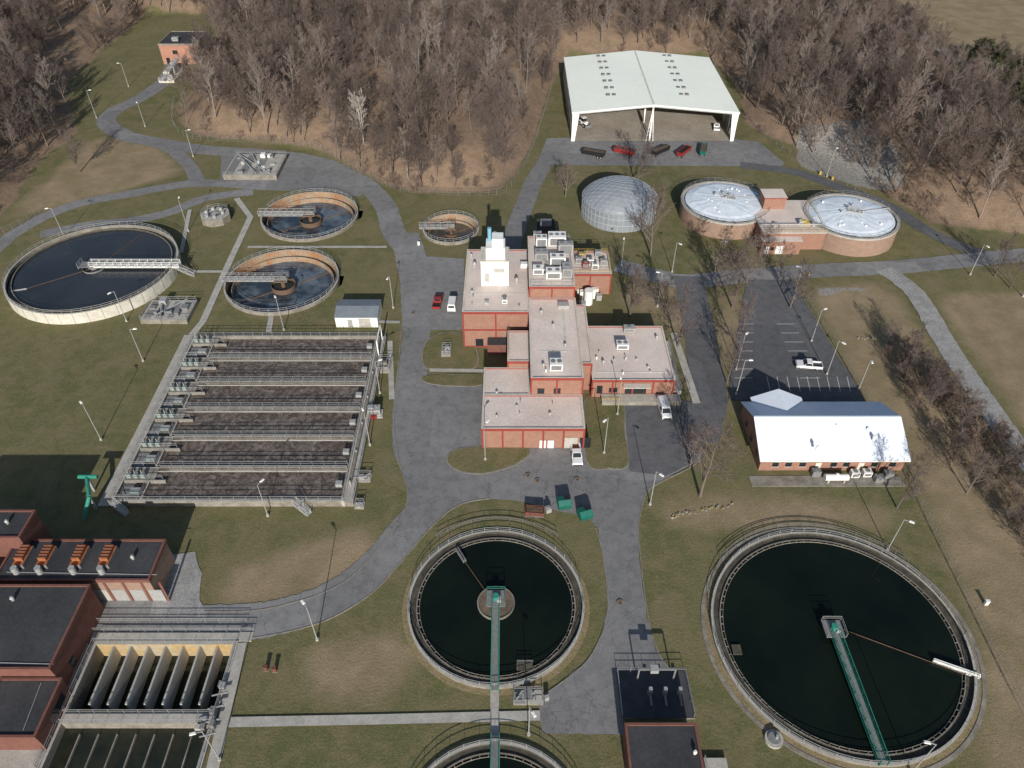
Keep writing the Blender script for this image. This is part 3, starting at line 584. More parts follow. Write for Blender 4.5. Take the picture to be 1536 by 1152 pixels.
M5b=(M5b[0],M5[3]+.2,M4[0]-.2,M5b[3]); M7=(M4[2]+.2,M7[1],M7[2],M7[3]); M6=(M7[2]+.2,M6[1],M6[2],M6[3])
A=Asm('main_process_building',((M1[0]+M4[2])/2,(M4[1]+M4[3])/2,0))
block(A,M1,0,10,mid=True,sp=6.5); block(A,M2,0,13,sp=5); block(A,M3,0,6); block(A,M4,0,10,sp=5)
block(A,(M5[0],M5[1],M5[2],M4[1]-.25),0,5.5,sp=3.9); block(A,(M5[0],M4[1]-.25+.3,M4[0]-.25,M5[3]),0,5.45,sp=5)
block(A,M5b,0,7.2,sp=5); block(A,M7,0,7.5); block(A,M6,0,5,sp=4.5)
wd=A['doors']
y=M5[1]-.03
for i,(a,wi,h,m) in enumerate([(11.3,1.2,2.2,WHITE),(12.9,1.2,2.2,WHITE),(16.2,2.6,3,CONC),(19.2,2.2,3,GLASS)]): wd.box(M5[0]+a,y-.06,.1,M5[0]+a+wi,y,h,m)
y=M6[1]-.03
wd.box(M6[0]+7,y-.06,1.2,M6[0]+11.5,y,3.9,GLASS); wd.box(M6[0]+1,y-.06,1.2,M6[0]+2.2,y,3.4,GLASS); wd.box(M6[0]+3.6,y-.06,1.5,M6[0]+5.4,y,2.8,GLASS)
A['loading_dock'].box(M6[0]+2,M6[1]-2.6,0,M6[2]+1.5,M6[1]-.2,1.15,CONCD,CONC); A['dock_rail'].rail([(M6[0]+2,M6[1]-2.5,1.15),(M6[0]+6,M6[1]-2.5,1.15)],YELLOW); A['dock_canopy'].box(M6[0]+6.4,M6[1]-1.6,4.0,M6[0]+12,M6[1]-.14,4.15,CONCW)
A['loading_dock'].box(M6[2]+.3,M6[1]+1,0,M6[2]+2.2,M6[3],.9,CONC); A['dock_rail'].rail([(M6[2]+2.1,M6[1]+1,.9),(M6[2]+2.1,M6[3],.9)],GALV)
y=M1[1]-.03; wd.box(M1[0]+2.6,y-.05,.1,M1[0]+4.4,y,2.4,GLASS)
y=M4[1]-.03
for a in(1.3,4.6): wd.box(M4[0]+a,y-.06,5.8,M4[0]+a+1.4,y,7.2,GLASS)
A['walls'].box(M1[0]+5.4,M1[1]-.01-3.0,0,M5b[0]-.3,M1[1]-.3,3.0,BRICKD,ROOFB)
tx0,tx1=G(722,430,10)[0],G(763,430,10)[0]; ty=G(0,428,10)[1]
t=A['white_tower']; t.box(tx0,ty,9.9,tx1,ty+6,16.5,WHITE); t.box(tx0+1.2,ty+.6,16.5,tx1-.8,ty+5,19.5,WHITE); t.box(tx0+2.6,ty+1.2,19.5,tx1-1.2,ty+4.2,21.5,WHITE)
t.box(tx0-.1,ty-.1,16.35,tx1+.1,ty+6.1,16.6,CONCW); t.cyl(tx0+2,ty+4,16.5,22.8,.45,BLUE); t.cyl(tx0+3.2,ty+5,16.5,21,.5,WHITE)
t.box(tx0+.8,ty-.05,11,tx0+1.9,ty-.005,13.2,CONC); t.box(tx0+3,ty-.05,13.5,tx1-1,ty-.005,14.6,CONC)
u=A['roof_units']
def at(px,py,z): return (*G(px,py,z),z)
hvac(u,*at(757,455,9.9),1.2,1.2,1.0,WHITE); vent(u,*at(775,425,9.9),.5,1.6); vent(u,*at(712,400,9.9),.5,1.4); vent(u,*at(708,440,9.9)); u.cbox(*at(786,400,9.9)[:2],9.9,1.6,1.2,1.1,WHITE)
vent(u,*at(707,385,9.9)); u.cbox(*at(730,455,9.9)[:2],9.9,1.0,1.0,.6,GALV)
for (a,b,ww,dd,hh,m) in [(812,368,2.6,2.2,2.2,WHITE),(835,366,4.2,3,2.4,WHITE),(848,380,3.5,2,2.6,GALV),(812,388,3,2.4,1.8,GALV),(836,398,3.6,2.2,2.4,WHITE),(807,410,2.4,2,1.5,WHITE),(830,416,3.5,2.4,1.8,WHITE),(850,412,2.2,3.2,2.2,GALV),(806,350+8,2,1.5,1.5,GALV)]:
    hvac(u,*at(a,b,12.9),ww,dd,hh,m)
A['roof_rail'].rail([(M2[0]+.3,M2[1]+.4,13),(M2[2]-.3,M2[1]+.4,13),(M2[2]-.3,M2[3]-.4,13)],GALV)
for _ in range(6): u.hcyl(at(rnd.uniform(805,850),rnd.uniform(370,415),13.6),at(rnd.uniform(805,850),rnd.uniform(370,415),13.6),.2,GALV)
for (a,b,m) in [(873,388,YELLOW),(885,397,WHITE),(897,385,GALV),(905,398,GALV),(878,402,RED),(892,404,WHITE),(868,395,GALV)]: hvac(u,*at(a,b,5.9),1.7,1.3,1.5,m)
A['roof_rail'].rail([(M3[0]+.2,M3[3]-.3,6),(M3[2]-.2,M3[3]-.3,6),(M3[2]-.2,M3[1]+.3,6),(M3[0]+.2,M3[1]+.3,6)],YELLOW)
hvac(u,*at(834,553,9.9),2.6,2.2,1.7,WHITE); vent(u,*at(830,490,9.9)); vent(u,*at(848,520,9.9)); vent(u,*at(812,470,9.9)); u.cbox(*at(845,460,9.9)[:2],9.9,2.4,1.6,.8,GALV); vent(u,*at(815,550,9.9))
hvac(u,*at(943,497,4.9),2.4,1.6,1.1,GALV); hvac(u,*at(933,522,4.9),2.6,1.9,1.3,WHITE); vent(u,*at(985,508,4.9)); vent(u,*at(905,545,4.9)); vent(u,*at(972,552,4.9),.3,.6); vent(u,*at(955,540,4.9),.25,.5)
vent(u,*at(775,610,5.4),.25,.5); vent(u,*at(825,622,5.4),.3,.6); vent(u,*at(745,590,5.4),.3,.6); vent(u,*at(745,625,5.4),.25,.5)
for _ in range(26):
    r_=rnd.choice([(M1,9.9),(M4,9.9),(M6,4.9),(M5,5.4),(M1,9.9)]); q,zz=r_; x=rnd.uniform(q[0]+1,q[2]-1); y=rnd.uniform(q[1]+1,min(q[3],q[1]+11)-1)
    if q is M1 and tx0-1<x<tx1+1: continue
    u.cyl(x,y,zz-.02,zz+rnd.uniform(.3,.7),rnd.uniform(.08,.2),rnd.choice([GALV,GALVD,WHITE]),8)
u.box(M4[0]+7.2,M4[1]+9,9.885,M4[0]+7.7,M4[3]-3,9.93,CONCW); u.box(M4[0]+2,M4[1]+8.4,9.885,M4[0]+7.9,M4[1]+8.9,9.925,CONCW); u.box(M1[0]+1,M1[1]+7,9.885,M1[2]-1,M1[1]+7.4,9.92,CONCW)
u.box(M6[0]+1,M6[1]+2.5,4.885,M6[2]-1,M6[1]+2.8,4.92,CONCW)
A['yellow_rail'].rail([(M5b[0]+.2,M5b[1]+1,7.3),(M5b[0]+.2,M5b[3]-.4,7.3)],YELLOW)
for i in range(7):
    x,y=G(868+i*5,440+((i*7)%11)); A['yard_equipment'].cbox(x,y,0,1.3,1.3,rnd.uniform(1.2,3),rnd.choice([WHITE,GALV,CONCW]))
A['yard_equipment'].cyl(*G(882,455),0,4,1.1,WHITE); A['yard_equipment'].cyl(*G(872,470),0,3.4,.9,GALV)
A.done()
r=rect(806,832,340,329,344,5); A=Asm('blower_hut',(r[0],r[1],0)); block(A,r,0,5,wallm=BRICKD,roofm=ROOFB,trim=ROOFB,frame=False); hvac(A['roof_units'],(r[0]+r[2])/2,(r[1]+r[3])/2,4.9,3,2,1,GALVD); A.done()
x0,y0,x1,y1=rect(501,566,476,449,476,3); A=Asm('metal_storage_shed',((x0+x1)/2,y0,0)); A['walls'].box(x0+.1,y0+.1,0,x1-.1,y1-.1,2.9,WHITE)
ym=(y0+y1)/2; SHR=mat('shed_roof_grey',(.27,.30,.33),(.22,.25,.28),sc=.4,rough=.4,metal=.2)
A['roof'].add([(x0,y0-.1,2.9),(x1,y0-.1,2.9),(x1,ym,3.7),(x0,ym,3.7),(x0,y1+.1,2.9),(x1,y1+.1,2.9)],[(0,1,2,3),(3,2,5,4)],SHR); A['gable'].add([(x0+.1,y0,2.9),(x0+.1,ym,3.65),(x0+.1,y1,2.9),(x1-.1,y0,2.9),(x1-.1,ym,3.65),(x1-.1,y1,2.9)],[(0,1,2),(3,5,4)],WHITE)
n=22
for i in range(n+1):
    x=x0+(x1-x0)*i/n; A['roof_ribs'].beam((x,y0-.1,2.94),(x,ym,3.74),.03,SHR); A['roof_ribs'].beam((x,ym,3.74),(x,y1+.1,2.94),.03,SHR)
A['door'].box(x0+3,y0+.03,.1,x0+4.1,y0+.09,2.2,GALV); A['door'].box(x0+5.6,y0+.04,.1,x0+8.4,y0+.09,2.6,CONC); A.done()
# storage shed
zE=10.0;zR=12.6; x0=.151*(HH-zE)/cT; x1=.557*(HH-zE)/cT; y0=G(0,168,zE)[1]; y1=G(0,86,zE)[1]; xm=(x0+x1)/2-1
A=Asm('open_front_storage_shed',(xm,y0,0)); rf=A['roof']
for dz,flip in((0,False),(-.25,True)):
    v=[(x0-.5,y0-.5,zE+dz),(xm,y0-.5,zR+dz),(xm,y1,zR+dz),(x0-.5,y1,zE+dz),(x1+.5,y0-.5,zE+dz),(x1+.5,y1,zE+dz)]
    rf.add(v,[(0,1,2,3),(1,4,5,2)],WROOF if not flip else GALV)
A['ridge_cap'].beam((xm,y0-.5,zR+.04),(xm,y1,zR+.04),.25,CONCW,.04)
A['fascia'].add([(x0-.5,y0-.52,zE-.5),(xm,y0-.52,zR-.5),(xm,y0-.52,zR+.05),(x0-.5,y0-.52,zE+.05),(x1+.5,y0-.52,zE-.5),(x1+.5,y0-.52,zE+.05)],[(0,1,2,3),(1,4,5,2)],WHITE)
SLAT=mat('shed_cladding',(.30,.30,.27),(.24,.24,.21),sc=.3)
A['walls'].box(x0,y1-.2,0,x1,y1,zE-.2,SLAT); A['walls'].box(x0-.1,y0+6,2.4,x0+.1,y1-.2,zE-.3,SLAT); A['walls'].box(x1-.1,y0+.5,2.4,x1+.1,y1-.2,zE-.3,SLAT)
A['walls'].box(x0-.2,y0+6,0,x0+.2,y1-.2,2.4,CONCD); A['walls'].box(x1-.2,y0+6,0,x1+.2,y1-.2,2.4,CONCD)
A['back_gable'].add([(x0,y1-.1,zE-.2),(x1,y1-.1,zE-.2),(xm,y1-.1,zR-.3)],[(0,1,2)],SLAT)
for i in range(8):
    y=y0+(y1-y0-.5)*i/7
    for x in(x0,x1): A['columns'].box(x-.25,y-.3,0,x+.25,y+.3,zE-.3,WHITE)
    A['rafters'].beam((x0,y,zE-.55),(xm,y,zR-.6),.2,GALV,.35); A['rafters'].beam((xm,y,zR-.6),(x1,y,zE-.55),.2,GALV,.35)
    if i%2==0: A['columns'].box(xm-.25,y-.3,0,xm+.25,y+.3,zR-.7,WHITE)
for xx,sg in((x0,1),(x1,-1)): A['portal_haunch'].add([(xx,y0-.45,0),(xx+sg*.9,y0-.45,0),(xx+sg*2.0,y0-.45,zE-.6),(xx-sg*.3,y0-.45,zE-.6)],[(0,1,2,3)],WHITE)
A['centre_brace'].beam((xm-1.2,y0-.2,0),(xm,y0-.2,zR-1),.12,WHITE);A['centre_brace'].beam((xm+1.2,y0-.2,0),(xm,y0-.2,zR-1),.12,WHITE)
for i in range(7):
    y=y0+11+i*(y1-y0-14)/6
    for xx in(x0+(x1-x0)*.245,x0+(x1-x0)*.70):
        zz=zE+(zR-zE)*(1-abs(xx-xm)/(x1-xm)); 
        for o in(-1.0,1.0): A['skylights'].cbox(xx+o,y,zz-.1,1.2,1.5,.45,GALVD,GALVD)
A['floor'].box(x0+.2,y0-.4,ZC[0]+.002,x1-.2,y1-.3,ZC[0]+.02,APRON)
for i in range(9): 
    px_,py_=rnd.uniform(x0+4,x1-6),rnd.uniform(y1-14,y1-4); A['stored_heaps'].cyl(px_,py_,.1,rnd.uniform(1,2.2),rnd.uniform(2.5,4.5),SOIL,14,r2=.6)
A.done()
# admin building
z=3.5; x0,x1=.329*(HH-z)/cT,.529*(HH-z)/cT; y0=G(0,690,z)[1]; y1=G(0,602,z)[1]; ym=(y0+y1)/2; zr=7
A=Asm('brick_office_building',((x0+x1)/2,ym,0)); A['walls'].box(x0+.5,y0+.5,0,x1-.5,y1-.5,3.4,BRICK)
A['gables'].add([(x0+.5,y0+.5,3.4),(x0+.5,ym,6.6),(x0+.5,y1-.5,3.4),(x1-.5,y0+.5,3.4),(x1-.5,ym,6.6),(x1-.5,y1-.5,3.4)],[(0,1,2),(3,5,4)],BRICK)
A['roof'].add([(x0,y0,3.4),(x1,y0,3.4),(x1,ym,zr),(x0,ym,zr),(x0,y1,3.4),(x1,y1,3.4)],[(0,1,2,3),(3,2,5,4)],AROOF)
A['soffit'].add([(x0,y0,3.2),(x1,y0,3.2),(x1,ym,zr-.2),(x0,ym,zr-.2),(x0,y1,3.2),(x1,y1,3.2)],[(0,3,2,1),(3,4,5,2)],WHITE)
A['fascia'].box(x0,y0-.12,3.1,x1,y0-.01,3.42,WHITE); A['ridge_cap'].beam((x0,ym,zr+.03),(x1,ym,zr+.03),.2,AROOF,.06)
n=52
for i in range(n+1):
    x=x0+(x1-x0)*i/n; A['roof_seams'].beam((x,y0,3.43),(x,ym,zr+.03),.022,AROOF,.03)
    if not(x0+2<x<x0+13): A['roof_seams'].beam((x,ym,zr+.03),(x,y1,3.43),.022,AROOF,.03)
for i in range(9):
    x=x0+3+i*(x1-x0-6)/8+rnd.uniform(-.5,.5)
    if i in(3,6): A['doors'].box(x-.55,y0+.42,.05,x+.55,y0+.49,2.2,CONCW)
    else:
        A['windows'].box(x-.6,y0+.44,1.1,x+.6,y0+.49,2.4,GLASS)
        A['window_frames'].box(x-.7,y0+.40,1.0,x+.7,y0+.49,1.1,CONCW); A['window_frames'].box(x-.7,y0+.40,2.4,x+.7,y0+.49,2.5,CONCW)
for yy in(y0+3,y0+7,y0+11): A['side_windows'].box(x0+.44,yy,1.1,x0+.49,yy+1.2,2.4,GLASS)
gx0,gx1=x0+2.2,x0+12.8; gm=(gx0+gx1)/2; zt=5.9; yt=ym+(7-zt)/3.6*(y1-ym)-.1; ye=y1+1.2
A['entrance_roof'].add([(gx0,ye,3.5),(gm,ye,zt),(gm,yt,zt),(gx0,y1-.2,3.5),(gx1,ye,3.5),(gx1,y1-.2,3.5)],[(0,1,2,3),(1,4,5,2)],AROOF)
A['entrance_wall'].box(gx0+.5,y1-.5,0,gx1-.5,ye-.4,3.4,BRICK); A['entrance_gable'].add([(gx0+.4,ye-.4,3.4),(gx1-.4,ye-.4,3.4),(gm,ye-.4,zt-.1)],[(0,2,1)],BRICK)
for (a,b) in((1205,640),(1252,643),(1300,648),(1225,675),(1310,660)): vent(A['roof_vents'],*at(a,b,5.3),.4,1.2,WHITE)
A.done()
for i,(a,b) in enumerate([(1280,715),(1298,714),(1330,716),(1222,713),(1316,722)]):
    mb=MB(); hvac(mb,0,0,0,1.6,1.2,1.2,WHITE if i<2 else GALVD); mb.obj('air_conditioning_unit').location=(*G(a,b),.11)
x,y=G(1252,722); mb=MB(); mb.hcyl((-2.2,0,1.1),(2.2,0,1.1),.65,WHITE,20)
for sx in(-1.5,1.5): mb.cbox(sx,0,0,.3,1.2,.7,CONC)
mb.cbox(0,0,1.7,.5,.4,.35,WHITE); mb.obj('propane_tank').location=(x,y,.1)
mb=MB(); x0_,y0_=G(1128,730);x1_,y1_=G(1350,714); mb.box(x0_,y0_,0,x1_,y1_,.10,CONCD,CONCD); mb.obj('equipment_pad')
r=rect(237,292,66,47,66,8); A=Asm('pump_station_building',(r[0],r[1],0)); block(A,r,0,8,wallm=BRICKO,roofm=ROOFB,trim=CONCD,frame=False)
A['doors'].box(r[0]+1.5,r[1]-.08,.1,r[0]+3,r[1]-.01,2.6,GLASS); A['windows'].box(r[0]+5,r[1]-.08,4,r[0]+7,r[1]-.01,5.5,GLASS); A['side_wing'].box(r[2]+.02,r[1]+2,0,r[2]+4,r[3],5,BRICKO,ROOFB)
hvac(A['roof_units'],r[0]+6,r[1]+4,8,2.5,2,1.2); A.done()
x,y=G(256,118); A=Asm('screenings_equipment',(x,y,0)); 
A['frame'].cbox(x,y+3,0,6,15,.8,CONCW)
for i in range(7): A['units'].cbox(x+rnd.uniform(-1.5,1.5),y-3+i*2,.8,rnd.uniform(1.4,2.8),rnd.uniform(1,2),rnd.uniform(1.4,3.6),rnd.choice([WHITE,GALV,CONCW]))
A['ramp'].bridge((x-1,y-6,1.5),(x+1.5,y+8,5),1.4,GALV); A['railing'].rail([(x-2.9,y-4.4,.8),(x+2.9,y-4.4,.8),(x+2.9,y+10,.8)],WHITE); A.done()
r1=(0,G(0,870,6)[1],G(247,812,6)[0],G(0,810,6)[1])
xl=G(-10,870,6)[0]
A=Asm('filter_building',(xl,r1[1],0)); block(A,(xl,r1[1],r1[2],r1[3]),0,6,wallm=BRICKT,roofm=ROOFB,trim=BRICKD,frame=False)
for i in range(4):
    a=G(128+i*28,872,6)[0]; A['doors'].box(a,r1[1]-.06,.1,a+2.2,r1[1]-.01,3.2,GALV if i else CONC)
    A['pilasters'].box(a+2.4,r1[1]-.12,0,a+2.8,r1[1]-.005,5.4,BRICKD)
for px_ in(33,68,118,160):
    a,b=G(px_,832,7); A['roof_vents'].cbox(a,b,5.8,1.7,3.8,1.0,GALVD,ORANGE); A['roof_vents'].cbox(a,b+.3,6.8,1.3,2.8,.7,ORANGE); A['roof_vents'].cyl(a,b-2.7,5.8,7.3,.5,GALV,14); 
    for q in range(5): A['roof_vents'].box(a-.7,b-1.0+q*.6,7.5,a+.7,b-.88+q*.6,7.62,BRICKD)
vent(A['roof_vents'],*at(200,838,5.9)); A['roof_pipe'].beam(at(10,858,5.95),at(235,862,5.95),.04,GALV)
A.done()
def flat(name,u0,u1,vf,vn,vr,z,**k):
    r=rect(u0,u1,vr,vf,vn,z); A=Asm(name,(r[0],r[1],0)); block(A,r,0,z,frame=False,**k); return A,r
A,r=flat('filter_building',-90,134,878,1003,878,6.8,wallm=BRICKD,roofm=ROOFB,trim=BRICKD); A['roof_pipe'].beam(at(0,994,6.75),at(80,996,6.75),.04,GALV); vent(A['roof_units'],*at(20,900,6.7)); A['windows'].box(r[2]+.01,r[1]+3,1.2,r[2]+.06,r[1]+4.2,3,GLASS); A.done()
A,r=flat('tall_brick_building',-120,52,766,806,766,9.0,wallm=BRICKD,roofm=ROOFB,trim=BRICKD); vent(A['roof_pipe'],*at(12,785,8.9)); A.done()
A,r=flat('brick_service_building',0,92,1018,1105,1018,4.5,wallm=BRICKD,roofm=ROOFB,trim=BRICKD); A['roof_pipe'].beam(at(62,1024,4.5),at(35,1095,4.5),.04,GALV); A['windows'].box(r[2]+.01,r[1]+3,1.5,r[2]+.06,r[1]+7,3,GLASS); A.done()
mb=MB(); a=G(70,1008);b=G(0,1152); mb.box(a[0]-6,b[1],0,a[0]+5,a[1],.12,CONCD,CONC); mb.rail([(a[0]+5,b[1],.12),(a[0]+5,a[1]+4,.12)],GALV); mb.obj('concrete_terrace')
A,r=flat('chemical_building',938,1043,1086,1180,1086,4.5,wallm=BRICKD,roofm=ROOFB,trim=BRICKD); vent(A['roof_vents'],*at(1042,1130,4.4),.3,.8,WHITE)
A['side_ramp'].box(r[2]+1.2,r[1],0,r[2]+4.4,r[3]-3,.6,CONCD,CONC); A['side_rail'].rail([(r[2]+1.3,r[1],.6),(r[2]+1.3,r[3]-3,.6)],GALV); A.done()
x0,y0=G(932,1082);x1,y1=G(1026,1008); A=Asm('pump_pit_equipment',((x0+x1)/2,(y0+y1)/2,0)); A['slab'].box(x0,y0+.3,0,x1+.4,y1,.35,CONCD,mat('dark_slab',(.07,.072,.08),(.05,.052,.06),sc=.6))
for i in range(3): 
    xx=x0+4.6+i*2.2; yy=y1-3.6; A['pumps'].cyl(xx,yy,.35,1.4,.4,GALVD,14); A['pumps'].cbox(xx,yy,1.4,.5,.5,.7,GALV); A['pumps'].hcyl((xx,yy,.8),(xx,yy-2,.8),.18,GALVD)
A['gantry'].beam((x0+3,y1-1.4,.3),(x0+3,y1-1.4,3.6),.12,GALVD);A['gantry'].beam((x1-2,y1-1.4,.3),(x1-2,y1-1.4,3.6),.12,GALVD);A['gantry'].beam((x0+3,y1-1.4,3.6),(x1-2,y1-1.4,3.6),.14,GALVD)
A['gantry'].cbox((x0+x1)/2,y1-1.4,3.2,1.2,1.0,.8,GALV); A['railing'].rail([(x0+.1,y0+.5,.35),(x0+.1,y1-.1,.35),(x1,y1-.1,.35),(x1+.2,y0+.5,.35)],GALV); A.done()
x,y=G(128,780); A=Asm('green_pipe_gantry',(x,y,0)); g=A['pipes']; x2,y2=G(142,736)
g.hcyl((x,y,.5),(x+1,y+2.5,3.6),.36,GREEN); g.hcyl((x+1,y+2.5,3.6),(x2,y2,4.0),.36,GREEN); g.hcyl((x2-1.5,y2,4),(x2+2,y2,4),.4,GREEN); g.beam((x2,y2,0),(x2,y2,4),.2,GALV); g.beam((x+1,y+2.5,0),(x+1,y+2.5,3.4),.2,GALV); A.done()
def plant(name,u0,u1,vf,vn,h,cnt,ms,seed):
    rr=random.Random(seed); a=G(u0,vn);b=G(u1,vn);c=G(0,vf)[1]; A=Asm(name,((a[0]+b[0])/2,a[1],0)); x0,x1,y0,y1=a[0],b[0],a[1],c
    A['base'].box(x0,y0,0,x1,y1,h,CONCD,CONC); A['railing'].rail([(x0+.1,y0+.1,h),(x1-.1,y0+.1,h),(x1-.1,y1-.1,h),(x0+.1,y1-.1,h)],GALV,closed=True)
    for i in range(cnt): A['equipment'].cbox(rr.uniform(x0+.8,x1-.8),rr.uniform(y0+.8,y1-.8),h,rr.uniform(.6,1.8),rr.uniform(.6,1.8),rr.uniform(.3,1.3),rr.choice(ms))
    k=(x1-x0)/4
    for i in range(3): A['channels'].box(x0+.5+i*k,y0+.6,h,x0+.5+i*k+k*.6,y1-.6,h+.02,GALVD)
    for i in range(3): A['pipes'].hcyl((rr.uniform(x0,x1),y0+.5,h+.6),(rr.uniform(x0,x1),y1-.5,h+.6),.14,GALV,8)
    A.done()
plant('grit_chamber',336,416,238,270,1.6,12,[GALV,WHITE,CONCD,GALVD],3); plant('valve_chamber',212,282,456,486,1.2,7,[GALV,GALVD],4)
plant('valve_chamber',662,676,522,536,.6,2,[GALV,WHITE],6); plant('valve_chamber',530,556,712,724,.3,1,[GALV],7); plant('valve_chamber',532,546,754,764,.3,1,[GALV],8)
plant('meter_pit',770,815,1036,1058,.3,4,[GALV,CONC,GALVD],9); plant('meter_pit',565,585,540,560,.5,3,[GALV,CONCD],10)
x,y=G(325,330); A=Asm('round_splitter_box',(x,y,0)); A['wall'].cyl(x,y,0,2.0,4.2,CONCD,8,top=CONC); A['railing'].rail([(x+4*math.cos(i*math.pi/4),y+4*math.sin(i*math.pi/4),2) for i in range(8)],GALV,closed=True)
for i in range(6): A['gates'].cbox(x+2.4*math.cos(i),y+2.4*math.sin(i),2,.8,.8,.9,GALV)
A['openings'].ring(x,y,1.0,2.0,2.0,2.04,GALVD,n=16); A.done()
x,y=G(1160,1110); mb=MB(); mb.cyl(0,0,0,.5,1.3,CONC,20); mb.cyl(0,0,.5,.7,.9,GALVD,20); mb.cyl(.3,0,.7,1.4,.2,GALV); mb.obj('valve_manhole').location=(x,y,0)
# ---------------- vehicles ----------------
def loft(mb,prof,wf,m):
    n=len(prof); v=[(x,-wf(z),z) for x,z in prof]+[(x,wf(z),z) for x,z in prof]
    mb.add(v,[(i,n+i,n+(i+1)%n,(i+1)%n) for i in range(n)]+[tuple(range(n)),tuple(range(2*n-1,n-1,-1))],m)
def wheels(mb,xs_,w=.95,r=.38):
    for x in xs_:
        for s in(-1,1): mb.hcyl((x,s*(w-.28),r),(x,s*(w+.02),r),r,TYRE,14); mb.hcyl((x,s*(w+.02),r),(x,s*(w+.03),r),r*.55,GALV,10)
def glassband(mb,x0,x1,w,z0,z1):
    for s in(-1,1): mb.add([(x0,s*w,z0),(x1,s*w,z0),(x1-.25,s*(w-.10),z1),(x0+.1,s*(w-.10),z1)],[(0,1,2,3)],GLASS)
def van(col):
    mb=MB(); wf=lambda z:1.0 if z<1.2 else 1.0-(z-1.2)*.16
    loft(mb,[(-2.8,.4),(-2.8,1.2),(-2.7,2.1),(-2.5,2.25),(1.0,2.25),(1.25,2.1),(1.9,1.25),(2.7,1.05),(2.85,.7),(2.8,.4)],wf,col)
    mb.add([(1.30,-.78,2.07),(1.30,.78,2.07),(1.91,.88,1.28),(1.91,-.88,1.28)],[(0,1,2,3)],GLASS); glassband(mb,.2,1.6,1.005,1.25,1.95)
    mb.add([(-2.79,-.75,1.4),(-2.79,.75,1.4),(-2.74,.7,1.95),(-2.74,-.7,1.95)],[(0,3,2,1)],GLASS)
    mb.box(2.8,-.8,.5,2.9,.8,.75,CBLACK); mb.box(2.75,-.85,.8,2.86,-.55,.98,WHITE); mb.box(2.75,.55,.8,2.86,.85,.98,WHITE); wheels(mb,(-1.8,1.75)); return mb
def pickup(col,util=False):
    mb=MB(); wf=lambda z:1.0 if z<1.15 else 1.0-(z-1.15)*.25
    loft(mb,[(-.55,.45),(-.55,1.15),(-.45,1.85),(.65,1.85),(1.35,1.15),(2.65,1.02),(2.85,.8),(2.8,.45)],wf,col)
    mb.add([(.72,-.75,1.80),(.72,.75,1.80),(1.33,.86,1.18),(1.33,-.86,1.18)],[(0,1,2,3)],GLASS); glassband(mb,-.45,1.1,1.005,1.18,1.75)
    mb.add([(-.545,-.7,1.25),(-.545,.7,1.25),(-.475,.65,1.75),(-.475,-.65,1.75)],[(0,3,2,1)],GLASS)
    mb.box(-2.8,-1,.5,-.56,1,.75,col,CBLACK)
    for s in(-1,1): mb.box(-2.8,s*1.0,.75,-.56,s*(.62 if util else .9),1.35 if util else 1.15,col)
    mb.box(-2.8,-.9,.75,-2.7,.9,1.15,col); 
    if util: mb.beam((-2.6,-.8,1.35),(-2.6,-.8,2.0),.04,CBLACK);mb.beam((-2.6,.8,1.35),(-2.6,.8,2.0),.04,CBLACK);mb.beam((-2.6,-.8,2.0),(-2.6,.8,2.0),.04,CBLACK);mb.cbox(-1.6,0,.76,1.2,.9,.35,ORANGE)
    mb.box(2.8,-.9,.45,2.92,.9,.7,CBLACK); wheels(mb,(-1.75,1.75)); return mb
def place(mb,name,u,v,ang,z=None,s=1):
    o=mb.obj(name); x,y=G(u,v); o.location=(x,y,ZC[0] if z is None else z); o.rotation_euler=(0,0,math.radians(ang)); o.scale=(s,s,s); return o
place(pickup(CWHITE),'pickup_truck',1212,552,172); place(van(CWHITE),'delivery_van',995,618,-85); place(pickup(CWHITE,True),'utility_truck',864,686,-88)
place(pickup(CRED),'pickup_truck',657,457,85); place(van(CWHITE),'cargo_van',679,460,88); place(pickup(CWHITE),'pickup_truck',1074,194,80); 
def trailer(col,load=True):
    mb=MB(); 
    v=[(-4,-1.1,.9),(4,-1.1,.9),(4,1.1,.9),(-4,1.1,.9),(-4.3,-1.25,2.4),(4.1,-1.25,2.4),(4.1,1.25,2.4),(-4.3,1.25,2.4)]
    mb.add(v,[(0,3,2,1),(0,1,5,4),(1,2,6,5),(2,3,7,6),(3,0,4,7)],col)
    vi=[(-4.1,-1.1,2.3),(3.95,-1.1,2.3),(3.95,1.1,2.3),(-4.1,1.1,2.3)]; mb.add(vi,[(0,1,2,3)],SOIL if load else CBLACK)
    for a,b in((4,5),(5,6),(6,7),(7,4)): mb.beam(v[a],v[b],.09,col)
    for i in range(7):
        x=-3.7+i*1.2
        for s in(-1,1): mb.beam((x,s*1.14,.9),(x,s*1.3,2.35),.06,col)
    mb.box(-3.8,-.45,.55,4.3,.45,.9,GALVD); wheels(mb,(-3,-1.9),1.1,.45); mb.box(3,-.6,.0,3.15,-.45,.9,GALVD); mb.box(3,.45,.0,3.15,.6,.9,GALVD); return mb
place(trailer(CBLACK),'dump_trailer',890,236,158,s=.9); place(trailer(CRED),'dump_trailer',936,233,152,s=.85); place(trailer(CBLACK),'dump_trailer',990,232,40,s=.85); place(trailer(CRED,False),'dump_trailer',1025,233,52,s=.8); place(trailer(DGREEN),'dump_trailer',1054,230,75,s=.8)
